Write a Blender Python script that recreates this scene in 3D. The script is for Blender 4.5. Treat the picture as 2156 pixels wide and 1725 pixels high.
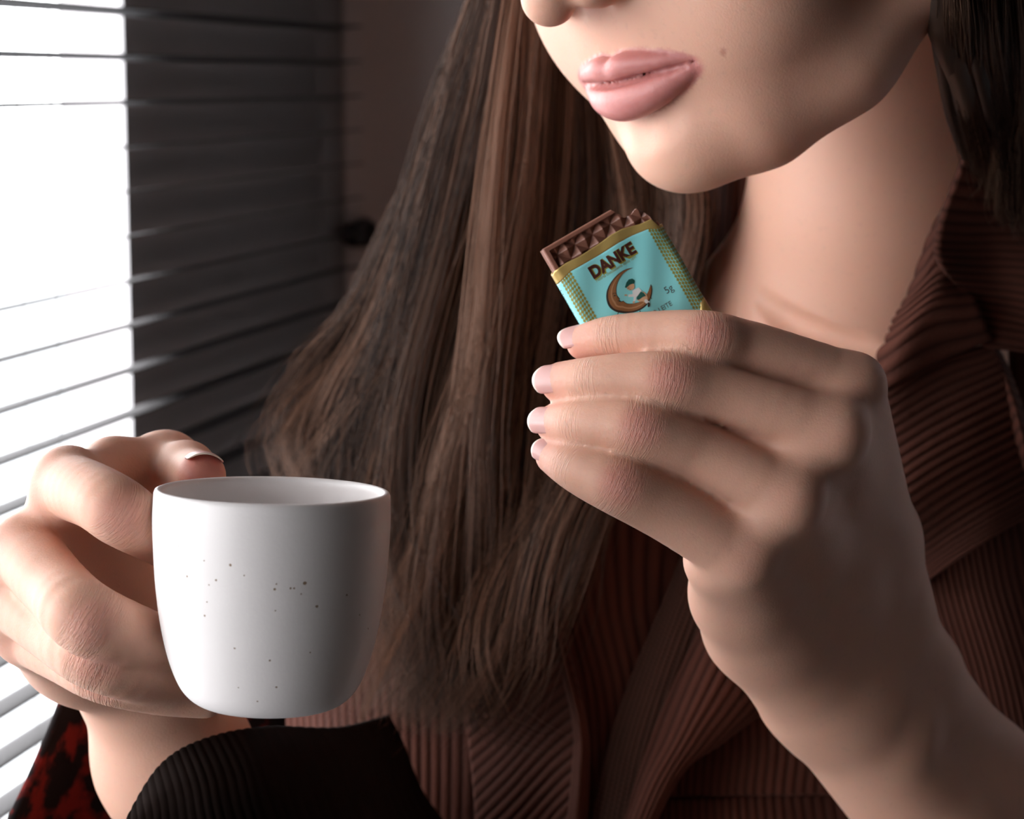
import bpy, math, random
import numpy as np
from mathutils import Vector, Matrix

for o in list(bpy.data.objects):
    bpy.data.objects.remove(o)
random.seed(7)
RNG = np.random.default_rng(7)
SC = bpy.context.scene
COL = SC.collection

# ------------------------------------------------------------------ camera, world, light, exposure
W, H = 2156.0, 1725.0
LENS = 80.0
F = LENS / 36.0 * W
PITCH = math.radians(8.22)
CAM = np.array([0.0, 0.0, 1.22])
RIGHT = np.array([1.0, 0, 0])
FWD = np.array([0.0, math.cos(PITCH), -math.sin(PITCH)])
DOWN = -np.array([0.0, math.sin(PITCH), math.cos(PITCH)])
B = np.stack([RIGHT, DOWN, FWD])            # rows: camera-space axes in the world

cd = bpy.data.cameras.new('camera')
cam = bpy.data.objects.new('camera', cd)
COL.objects.link(cam)
cd.lens = LENS
cd.sensor_width = 36.0
cd.clip_start = 0.02
cam.location = CAM
cam.rotation_euler = (math.pi / 2 - PITCH, 0, 0)
cd.dof.use_dof = True
cd.dof.focus_distance = 0.592
cd.dof.aperture_fstop = 18.0
SC.camera = cam

SKY = 10.2
world = bpy.data.worlds.new('overcast')
SC.world = world
world.use_nodes = True
bg = world.node_tree.nodes['Background']
bg.inputs[0].default_value = (0.97, 0.98, 1.0, 1)
bg.inputs[1].default_value = SKY

SC.view_settings.view_transform = 'Standard'
SC.view_settings.look = 'None'
SC.view_settings.gamma = 1.0
SC.view_settings.use_curve_mapping = False
SC.view_settings.exposure = 0.0

# window wall frame: horizontal direction WD along the wall, WN into the room
WD = np.array([0.236, 1.0104, 0.0]); WD /= np.linalg.norm(WD)
WN = np.array([WD[1], -WD[0], 0.0])


def cs(px, py, z):
    """pixel + depth in mm -> camera space, mm"""
    return np.array([(px - W / 2) / F * z, (py - H / 2) / F * z, z], float)


def w_from_c(c):
    """camera space mm -> world m"""
    c = np.asarray(c, float)
    return CAM + (c * 0.001) @ B


def c_from_w(w):
    return ((np.asarray(w) - CAM) @ B.T) * 1000.0


BL0 = w_from_c(cs(0, 112, 963.0))           # blind: point on slat 0 at the frame's left edge
BS0 = float(BL0 @ WD)


def wl(s, n, z):
    """wall frame: s along the window wall (0 = where it enters the frame), n into the room from the blind, z height"""
    return np.array([BL0[0], BL0[1], 0]) + WD * s + WN * n + np.array([0, 0, z])


def s_at_px(px, n=0.0):
    """s where the plane n metres in front of the blind crosses the pixel column px (on the horizon)"""
    d = np.array([(px - W / 2) / F, (170 - H / 2) / F, 1.0]) @ B
    t = ((BL0 + WN * n - CAM) @ WN) / (d @ WN)
    return float((CAM + d * t - BL0) @ WD)


S_JAMB = s_at_px(262, -0.018)
S_END = s_at_px(735)
WIN_S0, WIN_Z0, WIN_Z1 = -1.45, 0.45, 2.3
SPLAY = 0.75                                 # the far reveal is splayed, so the pane runs on behind the jamb

# portal: guides sky sampling through the window opening (gives off no light of its own)
ld = bpy.data.lights.new('window_portal', 'AREA')
ld.shape = 'RECTANGLE'
ld.size = S_JAMB + SPLAY - WIN_S0
ld.size_y = WIN_Z1 - WIN_Z0
ld.cycles.is_portal = True
lo = bpy.data.objects.new('window_portal', ld)
COL.objects.link(lo)
pc = wl((S_JAMB + SPLAY + WIN_S0) / 2, -0.10, (WIN_Z0 + WIN_Z1) / 2)
lo.matrix_world = Matrix((
    (WD[0], 0, -WN[0], pc[0]), (WD[1], 0, -WN[1], pc[1]), (0, 1, 0, pc[2]), (0, 0, 0, 1)))

# ------------------------------------------------------------------ materials
def new_mat(name):
    m = bpy.data.materials.new(name)
    m.use_nodes = True
    nt = m.node_tree
    return m, nt, nt.nodes['Principled BSDF']


def node(nt, kind, **kw):
    n = nt.nodes.new(kind)
    for k, v in kw.items():
        if k.startswith('i_'):
            key = k[2:]
            key = int(key) if key.isdigit() else key
            n.inputs[key].default_value = v
        else:
            setattr(n, k, v)
    return n


def simple(name, col, rough=0.6, metal=0.0, noise=0.0, nscale=40.0, bump=0.0, bscale=200.0, spec=0.5):
    m, nt, p = new_mat(name)
    p.inputs['Base Color'].default_value = (*col, 1)
    p.inputs['Roughness'].default_value = rough
    p.inputs['Metallic'].default_value = metal
    p.inputs['Specular IOR Level'].default_value = spec
    tc = node(nt, 'ShaderNodeTexCoord')
    if noise:
        n = node(nt, 'ShaderNodeTexNoise', i_Scale=nscale, i_Detail=4.0)
        nt.links.new(tc.outputs['Object'], n.inputs['Vector'])
        mx = node(nt, 'ShaderNodeMix', data_type='RGBA')
        mx.inputs[6].default_value = (*[c * (1 - noise) for c in col], 1)
        mx.inputs[7].default_value = (*[min(1, c * (1 + noise)) for c in col], 1)
        nt.links.new(n.outputs['Fac'], mx.inputs[0])
        nt.links.new(mx.outputs[2], p.inputs['Base Color'])
    if bump:
        n = node(nt, 'ShaderNodeTexNoise', i_Scale=bscale, i_Detail=3.0)
        nt.links.new(tc.outputs['Object'], n.inputs['Vector'])
        b = node(nt, 'ShaderNodeBump', i_Strength=bump, i_Distance=0.001)
        nt.links.new(n.outputs['Fac'], b.inputs['Height'])
        nt.links.new(b.outputs[0], p.inputs['Normal'])
    return m


def attr(nt, name):
    return node(nt, 'ShaderNodeAttribute', attribute_name=name)


def mix(nt, fac, a, b):
    mx = node(nt, 'ShaderNodeMix', data_type='RGBA')
    for sock, v in ((0, fac), (6, a), (7, b)):
        if isinstance(v, (int, float)):
            mx.inputs[sock].default_value = v
        elif isinstance(v, tuple):
            mx.inputs[sock].default_value = (*v, 1)
        else:
            nt.links.new(v, mx.inputs[sock])
    return mx.outputs[2]


def math_n(nt, op, a, b=0.0):
    n = node(nt, 'ShaderNodeMath', operation=op)
    for i, v in enumerate((a, b)):
        if isinstance(v, (int, float)):
            n.inputs[i].default_value = v
        else:
            nt.links.new(v, n.inputs[i])
    return n.outputs[0]


def skin_mat():
    m, nt, p = new_mat('skin')
    tc = node(nt, 'ShaderNodeTexCoord')
    n1 = node(nt, 'ShaderNodeTexNoise', i_Scale=28.0, i_Detail=3.0)
    nt.links.new(tc.outputs['Object'], n1.inputs['Vector'])
    base = mix(nt, n1.outputs['Fac'], (0.66, 0.365, 0.265), (0.72, 0.41, 0.30))
    n2 = node(nt, 'ShaderNodeTexNoise', i_Scale=420.0, i_Detail=2.0)
    nt.links.new(tc.outputs['Object'], n2.inputs['Vector'])
    fr = node(nt, 'ShaderNodeMapRange', i_1=0.60, i_2=0.75, i_3=0.0, i_4=0.3)
    nt.links.new(n2.outputs['Fac'], fr.inputs[0])
    base = mix(nt, fr.outputs[0], base, (0.55, 0.32, 0.24))
    base = mix(nt, attr(nt, 'red').outputs['Fac'], base, (0.66, 0.27, 0.215))
    lipn = node(nt, 'ShaderNodeTexNoise', i_Scale=300.0, i_Detail=2.0)
    nt.links.new(tc.outputs['Object'], lipn.inputs['Vector'])
    lipc = mix(nt, lipn.outputs['Fac'], (0.47, 0.165, 0.15), (0.56, 0.225, 0.205))
    lip = attr(nt, 'lip').outputs['Fac']
    base = mix(nt, lip, base, lipc)
    base = mix(nt, attr(nt, 'mole').outputs['Fac'], base, (0.33, 0.10, 0.07))
    nt.links.new(base, p.inputs['Base Color'])
    rg = node(nt, 'ShaderNodeMapRange', i_1=0.0, i_2=1.0, i_3=0.52, i_4=0.40)
    nt.links.new(lip, rg.inputs[0])
    nt.links.new(rg.outputs[0], p.inputs['Roughness'])
    p.inputs['Specular IOR Level'].default_value = 0.35
    p.inputs['Subsurface Weight'].default_value = 0.35
    p.inputs['Subsurface Radius'].default_value = (1.0, 0.36, 0.2)
    p.inputs['Subsurface Scale'].default_value = 0.0035
    # fine relief: pores + crease lines across the finger joints
    n3 = node(nt, 'ShaderNodeTexNoise', i_Scale=1500.0, i_Detail=3.0)
    nt.links.new(tc.outputs['Object'], n3.inputs['Vector'])
    cr = attr(nt, 'crease')
    sep = node(nt, 'ShaderNodeSeparateXYZ')
    nt.links.new(cr.outputs['Vector'], sep.inputs[0])
    cmb = node(nt, 'ShaderNodeCombineXYZ')
    nt.links.new(math_n(nt, 'MULTIPLY', sep.outputs[0], 0.70), cmb.inputs[0])
    nt.links.new(math_n(nt, 'MULTIPLY', sep.outputs[1], 0.09), cmb.inputs[1])
    vo = node(nt, 'ShaderNodeTexNoise', i_Scale=1.0, i_Detail=4.0, i_Roughness=0.65)
    nt.links.new(cmb.outputs[0], vo.inputs['Vector'])
    ridge = math_n(nt, 'ABSOLUTE', math_n(nt, 'SUBTRACT', vo.outputs['Fac'], 0.5))
    rr = node(nt, 'ShaderNodeMapRange', i_1=0.0, i_2=0.07, i_3=0.0, i_4=1.0)
    nt.links.new(ridge, rr.inputs[0])
    hgt = math_n(nt, 'MULTIPLY', math_n(nt, 'SUBTRACT', rr.outputs[0], 1.0), sep.outputs[2])
    b1 = node(nt, 'ShaderNodeBump', i_Strength=0.30, i_Distance=0.00025)
    nt.links.new(n3.outputs['Fac'], b1.inputs['Height'])
    b2 = node(nt, 'ShaderNodeBump', i_Strength=0.8, i_Distance=0.0005)
    nt.links.new(hgt, b2.inputs['Height'])
    nt.links.new(b1.outputs[0], b2.inputs['Normal'])
    nt.links.new(b2.outputs[0], p.inputs['Normal'])
    return m


def nail_mat():
    m, nt, p = new_mat('fingernail')
    a = attr(nt, 'tipv').outputs['Fac']
    r = node(nt, 'ShaderNodeMapRange', i_1=0.90, i_2=0.97, i_3=0.0, i_4=1.0)
    nt.links.new(a, r.inputs[0])
    r2 = node(nt, 'ShaderNodeMapRange', i_1=0.0, i_2=0.30, i_3=1.0, i_4=0.0)
    nt.links.new(a, r2.inputs[0])
    c = mix(nt, r2.outputs[0], (0.66, 0.36, 0.33), (0.72, 0.46, 0.41))
    c = mix(nt, r.outputs[0], c, (0.78, 0.63, 0.55))
    nt.links.new(c, p.inputs['Base Color'])
    p.inputs['Roughness'].default_value = 0.32
    p.inputs['Subsurface Weight'].default_value = 0.15
    p.inputs['Subsurface Radius'].default_value = (1.0, 0.4, 0.3)
    p.inputs['Subsurface Scale'].default_value = 0.0015
    return m


def cord_mat(name, col, dark):
    """corduroy: pile colour on the crests, darker colour in the grooves; 'rib' carries the wale height, 0 in the groove to 1 on the crest"""
    m, nt, p = new_mat(name)
    tc = node(nt, 'ShaderNodeTexCoord')
    n = node(nt, 'ShaderNodeTexNoise', i_Scale=60.0, i_Detail=5.0)
    nt.links.new(tc.outputs['Object'], n.inputs['Vector'])
    c = mix(nt, attr(nt, 'rib').outputs['Fac'], dark, col)
    c = mix(nt, math_n(nt, 'MULTIPLY', n.outputs['Fac'], 0.5), c, tuple(x * 0.6 for x in col))
    nt.links.new(c, p.inputs['Base Color'])
    p.inputs['Roughness'].default_value = 0.85
    p.inputs['Specular IOR Level'].default_value = 0.15
    p.inputs['Sheen Weight'].default_value = 0.06
    p.inputs['Sheen Tint'].default_value = (0.9, 0.6, 0.5, 1)
    p.inputs['Sheen Roughness'].default_value = 0.4
    n2 = node(nt, 'ShaderNodeTexNoise', i_Scale=900.0, i_Detail=3.0)
    nt.links.new(tc.outputs['Object'], n2.inputs['Vector'])
    b = node(nt, 'ShaderNodeBump', i_Strength=0.5, i_Distance=0.0006)
    nt.links.new(n2.outputs['Fac'], b.inputs['Height'])
    nt.links.new(b.outputs[0], p.inputs['Normal'])
    return m


def lining_mat():
    m, nt, p = new_mat('red_black_lining')
    tc = node(nt, 'ShaderNodeTexCoord')
    n = node(nt, 'ShaderNodeTexNoise', i_Scale=95.0, i_Detail=3.0)
    nt.links.new(tc.outputs['Object'], n.inputs['Vector'])
    r = node(nt, 'ShaderNodeMapRange', i_1=0.50, i_2=0.62, i_3=0.0, i_4=1.0)
    nt.links.new(n.outputs['Fac'], r.inputs[0])
    nt.links.new(mix(nt, r.outputs[0], (0.012, 0.008, 0.008), (0.17, 0.014, 0.011)), p.inputs['Base Color'])
    p.inputs['Roughness'].default_value = 0.9
    p.inputs['Specular IOR Level'].default_value = 0.1
    return m


def hair_mat():
    m, nt, p = new_mat('brown_hair')
    a = attr(nt, 'tone').outputs['Fac']
    nt.links.new(mix(nt, a, (0.018, 0.0105, 0.008), (0.29, 0.155, 0.10)), p.inputs['Base Color'])
    p.inputs['Roughness'].default_value = 0.5
    p.inputs['Specular IOR Level'].default_value = 0.25
    return m


M_SKIN = skin_mat()
M_NAIL = nail_mat()
M_CORD = cord_mat('brown_corduroy', (0.125, 0.043, 0.029), (0.018, 0.006, 0.0045))
M_KNIT = cord_mat('brown_knit', (0.12, 0.055, 0.04), (0.02, 0.010, 0.008))
M_LIN = lining_mat()
M_HAIR = hair_mat()
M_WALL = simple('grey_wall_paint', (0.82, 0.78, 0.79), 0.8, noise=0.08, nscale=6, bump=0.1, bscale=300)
M_DARKW = simple('room_paint', (0.075, 0.055, 0.045), 0.85, noise=0.06, nscale=3)
M_FLOOR = simple('floor_boards', (0.10, 0.065, 0.045), 0.5, noise=0.3, nscale=8)
M_FRAME = simple('window_frame_paint', (0.75, 0.75, 0.76), 0.4)
M_SLAT = simple('blind_slat_enamel', (0.06, 0.056, 0.058), 0.8, noise=0.05, nscale=15, spec=0.2)
M_STRING = simple('ladder_string', (0.25, 0.24, 0.24), 0.8)
M_BLACK = simple('black_plastic', (0.012, 0.012, 0.012), 0.5)
M_GOLD = simple('gold_foil', (0.62, 0.43, 0.14), 0.36, metal=0.35, noise=0.06, nscale=120, bump=0.15, bscale=250)
M_GOLDP = simple('gold_print', (0.34, 0.30, 0.05), 0.5)
M_BLUE = simple('turquoise_paper', (0.32, 0.85, 0.86), 0.38, noise=0.02, nscale=200)
M_TEXT = simple('brown_ink', (0.075, 0.016, 0.010), 0.5)
M_INK = simple('grey_ink', (0.09, 0.10, 0.10), 0.5)
M_MOONL = simple('moon_brown_ink', (0.32, 0.135, 0.05), 0.5, noise=0.15, nscale=500)
M_MOOND = simple('moon_dark_ink', (0.045, 0.03, 0.022), 0.5)
M_MOONH = simple('moon_pale_ink', (0.52, 0.27, 0.13), 0.5)
M_PSKIN = simple('pale_skin_ink', (0.72, 0.42, 0.24), 0.5)
M_GREEN = simple('green_ink', (0.012, 0.10, 0.075), 0.5)
M_WHITE = simple('white_ink', (0.80, 0.78, 0.74), 0.5)
M_CHOC = simple('milk_chocolate', (0.28, 0.118, 0.08), 0.36, noise=0.08, nscale=150, bump=0.15, bscale=700)
M_CUP = simple('matt_white_glaze', (0.82, 0.77, 0.755), 0.42, noise=0.015, nscale=60, bump=0.05, bscale=900)
M_SPECK = simple('glaze_speck', (0.30, 0.20, 0.13), 0.6)
M_TOOTH = simple('tooth_enamel', (0.7, 0.66, 0.58), 0.25)

# ------------------------------------------------------------------ object helpers
def tag(o, label=None, cat=None, group=None, kind=None):
    for k, v in (('label', label), ('category', cat), ('group', group), ('kind', kind)):
        if v:
            o[k] = v
    return o


def empty(name, loc):
    o = bpy.data.objects.new(name, None)
    COL.objects.link(o)
    o.location = loc
    o.empty_display_size = 0.02
    return o


def wloc(o):
    p = np.array(o.location)
    while o.parent:
        o = o.parent
        p = p + np.array(o.location)
    return p


def mesh_obj(name, V, Fc, mat, parent=None, smooth=True, attrs=None, origin=None):
    """V in world metres; the object gets its own origin and an unrotated frame"""
    V = np.asarray(V, float)
    org = V.mean(0) if origin is None else np.asarray(origin)
    me = bpy.data.meshes.new(name)
    L = (V - org)
    if isinstance(Fc, np.ndarray):
        n, k = Fc.shape
        me.vertices.add(len(L))
        me.vertices.foreach_set('co', L.astype(np.float32).ravel())
        me.loops.add(n * k)
        me.loops.foreach_set('vertex_index', Fc.astype(np.int32).ravel())
        me.polygons.add(n)
        me.polygons.foreach_set('loop_start', np.arange(0, n * k, k, dtype=np.int32))
        me.polygons.foreach_set('loop_total', np.full(n, k, dtype=np.int32))
        me.update(calc_edges=True)
    else:
        me.from_pydata(L.tolist(), [], [list(f) for f in Fc])
    me.validate()
    if smooth:
        me.polygons.foreach_set('use_smooth', np.ones(len(me.polygons), bool))
    for an, av in (attrs or {}).items():
        av = np.asarray(av, np.float32)
        if av.ndim == 1:
            a = me.attributes.new(an, 'FLOAT', 'POINT')
            a.data.foreach_set('value', av)
        else:
            a = me.attributes.new(an, 'FLOAT_VECTOR', 'POINT')
            a.data.foreach_set('vector', av.ravel())
    me.materials.append(mat)
    me.update()
    o = bpy.data.objects.new(name, me)
    COL.objects.link(o)
    if parent is not None:
        o.parent = parent
        o.location = org - wloc(parent)
    else:
        o.location = org
    return o


def box_geo(lo_, hi_, fr):
    """box in a local frame; fr maps local (a,b,c) to world"""
    V = [fr(a, b, c) for a in (lo_[0], hi_[0]) for b in (lo_[1], hi_[1]) for c in (lo_[2], hi_[2])]
    Fs = [(0, 1, 3, 2), (4, 6, 7, 5), (0, 4, 5, 1), (2, 3, 7, 6), (0, 2, 6, 4), (1, 5, 7, 3)]
    return V, Fs


def boxes(name, lst, mat, parent=None, fr=wl):
    V, Fs = [], []
    for lo_, hi_ in lst:
        v, f = box_geo(lo_, hi_, fr)
        Fs += [tuple(i + len(V) for i in q) for q in f]
        V += v
    return mesh_obj(name, V, Fs, mat, parent, smooth=False)


def grid_faces(nu, nv, wrap_u=False):
    a = []
    uu = nu if wrap_u else nu - 1
    i, j = np.meshgrid(np.arange(uu), np.arange(nv - 1), indexing='ij')
    i2 = (i + 1) % nu
    return np.stack([i * nv + j, i2 * nv + j, i2 * nv + j + 1, i * nv + j + 1], -1).reshape(-1, 4)


# ------------------------------------------------------------------ the room
HH = 2.5
R0, R1, RN = -3.0, S_END + 0.045, 2.6        # extent along the wall, room depth
T0 = -0.018                                  # inner face of the window wall
boxes_l = [((R0, T0 - 0.2, 0), (WIN_S0, T0, HH)),
           ((WIN_S0, T0 - 0.2, 0), (S_JAMB + SPLAY, T0, WIN_Z0)), ((WIN_S0, T0 - 0.2, WIN_Z1), (S_JAMB + SPLAY, T0, HH))]
wv, wf = [], []
for lo_, hi_ in boxes_l:
    v, f = box_geo(lo_, hi_, wl)
    wf += [tuple(i + len(wv) for i in q) for q in f]
    wv += v
b0 = len(wv)
pier = [(S_JAMB, T0), (R1 + 0.2, T0), (R1 + 0.2, T0 - 0.03), (S_JAMB + SPLAY, T0 - 0.2)]
pier = [(S_JAMB, T0), (S_JAMB + SPLAY + 0.02, T0), (S_JAMB + SPLAY + 0.02, T0 - 0.2), (S_JAMB + SPLAY, T0 - 0.2), (S_JAMB + 0.01, T0 - 0.006)]
wv += [wl(a_, b_, 0) for a_, b_ in pier] + [wl(a_, b_, HH) for a_, b_ in pier]
n_ = len(pier)
wf += [tuple(range(b0, b0 + n_))[::-1], tuple(range(b0 + n_, b0 + 2 * n_))] + [(b0 + i, b0 + (i + 1) % n_, b0 + n_ + (i + 1) % n_, b0 + n_ + i) for i in range(n_)]
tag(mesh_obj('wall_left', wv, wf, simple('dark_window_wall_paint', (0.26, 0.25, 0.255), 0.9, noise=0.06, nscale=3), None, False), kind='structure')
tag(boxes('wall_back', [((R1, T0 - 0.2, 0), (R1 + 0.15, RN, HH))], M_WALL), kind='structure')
tag(boxes('wall_right', [((R0, RN, 0), (R1 + 0.15, RN + 0.15, HH))], M_DARKW), kind='structure')
tag(boxes('wall_front', [((R0 - 0.15, T0 - 0.2, 0), (R0, RN + 0.15, HH))], M_DARKW), kind='structure')
tag(boxes('floor', [((R0 - 0.15, T0 - 0.2, -0.1), (R1 + 0.15, RN + 0.15, 0))], M_FLOOR), kind='structure')
tag(boxes('ceiling', [((R0 - 0.15, T0 - 0.2, HH), (R1 + 0.15, RN + 0.15, HH + 0.1))], M_DARKW), kind='structure')

gp = [wl(a_, b_, -4.0 + c_) for a_ in (-60, 60) for b_ in (-80, -0.5) for c_ in (-0.2, 0)]
tag(mesh_obj('ground', gp, box_geo((0, 0, 0), (1, 1, 1), lambda a, b, c: (a, b, c))[1], simple('pale_paving', (0.30, 0.31, 0.32), 0.9, noise=0.1, nscale=0.3), None, False), kind='structure')

# window frame and pane, behind the blind
fw = 0.03
win = boxes('window_1', [((WIN_S0, T0 - 0.16, WIN_Z0), (WIN_S0 + fw, T0 - 0.11, WIN_Z1)),
                         ((S_JAMB + SPLAY - fw - 0.12, T0 - 0.16, WIN_Z0), (S_JAMB + SPLAY - 0.12, T0 - 0.11, WIN_Z1)),
                         ((WIN_S0, T0 - 0.16, WIN_Z0), (S_JAMB + SPLAY - 0.12, T0 - 0.11, WIN_Z0 + fw)),
                         ((WIN_S0, T0 - 0.16, WIN_Z1 - fw), (S_JAMB + SPLAY - 0.12, T0 - 0.11, WIN_Z1))], M_FRAME)
tag(win, kind='structure')
mg, nt, p = new_mat('window_glass')
nt.nodes.remove(p)
tr = node(nt, 'ShaderNodeBsdfTransparent')
gl = node(nt, 'ShaderNodeBsdfGlossy', i_Roughness=0.02)
ms = node(nt, 'ShaderNodeMixShader', i_0=0.04)
nt.links.new(tr.outputs[0], ms.inputs[1]); nt.links.new(gl.outputs[0], ms.inputs[2])
nt.links.new(ms.outputs[0], nt.nodes['Material Output'].inputs[0])
pane = boxes('pane', [((WIN_S0 + fw * .5, T0 - 0.137, WIN_Z0 + fw * .5), (S_JAMB + SPLAY - 0.125, T0 - 0.133, WIN_Z1 - fw * .5))], mg, win)

# ------------------------------------------------------------------ venetian blind: every slat a part
PITCHZ = 107.0 / F * 0.963 * math.cos(PITCH) * 1.012
blind = empty('venetian_blind', wl(S_END - 0.3, 0, WIN_Z0 - 0.02))
tag(blind, 'dark grey horizontal slat blind hanging over the bright window on the left', 'blind')
SL0 = WIN_S0 - 0.03
TILT = math.radians(7.5)
prof = []
for k in range(7):
    t = k / 6 - 0.5
    prof.append((t * 0.018, 0.0003 * (1 - 4 * t * t)))
th = 0.0008
ring = prof + [(a, b - th) for a, b in reversed(prof)]
V = []
for s in (SL0, S_END):
    for a, b in ring:
        aa = a * math.cos(TILT) - b * math.sin(TILT)
        bb = a * math.sin(TILT) + b * math.cos(TILT)
        V.append(wl(s, aa, bb))
n = len(ring)
Fs = [(i, (i + 1) % n, n + (i + 1) % n, n + i) for i in range(n)] + [tuple(range(n))[::-1], tuple(range(n, 2 * n))]
Z0 = BL0[2]
k_lo = int((WIN_Z0 - 0.02 - Z0) / PITCHZ)
k_hi = int((WIN_Z1 + 0.03 - Z0) / PITCHZ)
slat = None
for k in range(k_lo, k_hi + 1):
    if slat is None:
        slat = mesh_obj('slat', V, Fs, M_SLAT, blind)
        base_loc = slat.location.copy()
        so = slat
    else:
        so = slat.copy()
        COL.objects.link(so)
        so.parent = blind
    so.location = base_loc + Vector((0, 0, Z0 + k * PITCHZ))
    so.rotation_euler = (0, random.uniform(-0.0012, 0.0012), 0)
z_top = Z0 + k_hi * PITCHZ + 0.02
z_bot = Z0 + k_lo * PITCHZ - 0.012
boxes('head_rail', [((SL0, -0.016, z_top), (S_END, 0.016, z_top + 0.03))], M_SLAT, blind)
boxes('bottom_rail', [((SL0, -0.012, z_bot - 0.012), (S_END, 0.012, z_bot))], M_SLAT, blind)
for s in (s_at_px(70), s_at_px(700), -0.45):
    boxes('ladder_string', [((s - 0.0002, -0.0081, z_bot), (s + 0.0002, -0.0077, z_top)),
                            ((s - 0.0002, 0.0077, z_bot), (s + 0.0002, 0.0081, z_top))], M_STRING, blind)

# dark fitting on the back wall beside the blind
hd_ = cs(768, 490, 1.0) @ B
hk = CAM + hd_ * float((wl(R1, 0, 0) - CAM) @ WD / (hd_ @ WD))
zK = hk[2]
nK = float((hk - BL0) @ WN)
V, Fs = [], []
m_ = 20
hp = [(d_, r_ * 0.62) for d_, r_ in [(0.0, 0.0155), (0.006, 0.0155), (0.010, 0.013), (0.014, 0.010), (0.022, 0.011), (0.026, 0.0135), (0.030, 0.012), (0.032, 0.006)]]
for d_, r_ in hp:
    for j in range(m_):
        an = 2 * math.pi * j / m_
        V.append(wl(R1 - d_, nK + r_ * math.cos(an), zK + r_ * math.sin(an)))
for i in range(len(hp) - 1):
    for j in range(m_):
        Fs.append((i * m_ + j, i * m_ + (j + 1) % m_, (i + 1) * m_ + (j + 1) % m_, (i + 1) * m_ + j))
Fs.append(tuple(range(m_))[::-1]); Fs.append(tuple(range((len(hp) - 1) * m_, len(hp) * m_)))
tag(mesh_obj('wall_knob', V, Fs, M_BLACK), 'small round black knob on the grey wall at the end of the blind', 'knob')

def catmull(pts, n):
    pts = np.asarray(pts, float)
    m_ = len(pts)
    t = np.linspace(0, m_ - 1, n)
    i = np.minimum(t.astype(int), m_ - 2)
    f = (t - i)[:, None]
    g = lambda k: pts[np.clip(k, 0, m_ - 1)]
    p0, p1, p2, p3 = np.where((i == 0)[:, None], 2 * g(i) - g(i + 1), g(i - 1)), g(i), g(i + 1), np.where((i == m_ - 2)[:, None], 2 * g(i + 1) - g(i), g(i + 2))
    return 0.5 * (2 * p1 + (p2 - p0) * f + (2 * p0 - 5 * p1 + 4 * p2 - p3) * f ** 2 + (3 * p1 - p0 - 3 * p2 + p3) * f ** 3)


# ------------------------------------------------------------------ signed distance modelling, camera space, mm
def rcone(p, a, b, r1, r2):
    ba = b - a
    l2 = ba @ ba + 1e-9
    pa = p - a
    t = np.clip(pa @ ba / l2, 0, 1)
    q = pa - t[:, None] * ba
    return np.sqrt(np.einsum('ij,ij->i', q, q)) - (r1 + t * (r2 - r1))


def ell(p, c, r, R=None):
    q = p - c
    if R is not None:
        q = q @ R.T
    a = q / r
    k0 = np.sqrt(np.einsum('ij,ij->i', a, a))
    b = a / r
    k1 = np.sqrt(np.einsum('ij,ij->i', b, b)) + 1e-9
    return k0 * (k0 - 1) / k1


def smin(a, b, k):
    if k <= 0:
        return np.minimum(a, b)
    h = np.maximum(k - np.abs(a - b), 0) / k
    return np.minimum(a, b) - h * h * k * 0.25


def smax(a, b, k):
    return -smin(-a, -b, k)


class Group:
    def __init__(self, kj=0.0, margin=30.0):
        self.ops, self.kj, self.mg = [], kj, margin
        self.lo, self.hi = np.full(3, 1e9), np.full(3, -1e9)

    def _ext(self, c, r):
        self.lo = np.minimum(self.lo, np.asarray(c) - r)
        self.hi = np.maximum(self.hi, np.asarray(c) + r)

    def cone(self, a, b, r1, r2, k=0.0, sub=False):
        a, b = np.asarray(a, float), np.asarray(b, float)
        if not sub:
            self._ext(a, r1); self._ext(b, r2)
        self.ops.append((sub, k, lambda p: rcone(p, a, b, r1, r2), (a + b) / 2, np.linalg.norm(b - a) / 2 + max(r1, r2) + k))
        return self

    def chain(self, pts, k=0.0, sub=False, fine=0):
        """pts: (x,y,z,r) in camera mm; the spine is a smooth curve through them"""
        if len(pts) > 2 and fine:
            pts = catmull(np.array(pts, float), (len(pts) - 1) * fine + 1)
        for i in range(len(pts) - 1):
            self.cone(pts[i][:3], pts[i + 1][:3], pts[i][3], pts[i + 1][3], k, sub)
        return self

    def ell(self, c, r, R=None, k=0.0, sub=False):
        c, r = np.asarray(c, float), np.asarray(r, float)
        if not sub:
            self._ext(c, r.max())
        self.ops.append((sub, k, lambda p: ell(p, c, r, R), c, r.max() + k))
        return self

    def __call__(self, p):
        lo_, hi_ = self.lo - self.mg, self.hi + self.mg
        o = np.maximum(np.maximum(lo_ - p, p - hi_), 0)
        out = np.sqrt(np.einsum('ij,ij->i', o, o)) + self.mg
        m_ = np.all(o == 0, axis=1)
        if m_.any():
            q = p[m_]
            d = None
            for sub, k, f, c, rad in self.ops:
                if d is None:
                    d = f(q)
                    continue
                near = np.einsum('ij,ij->i', q - c, q - c) < (rad + 40.0) ** 2 if not sub else np.einsum('ij,ij->i', q - c, q - c) < (rad + 4.0) ** 2
                if not near.any():
                    continue
                v = f(q[near])
                d[near] = smax(d[near], -v, k) if sub else smin(d[near], v, k)
            out[m_] = d
        return out


def evaluate(groups, p):
    d = None
    for g in groups:
        v = g(p)
        d = v if d is None else smin(d, v, g.kj)
    return d


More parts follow.
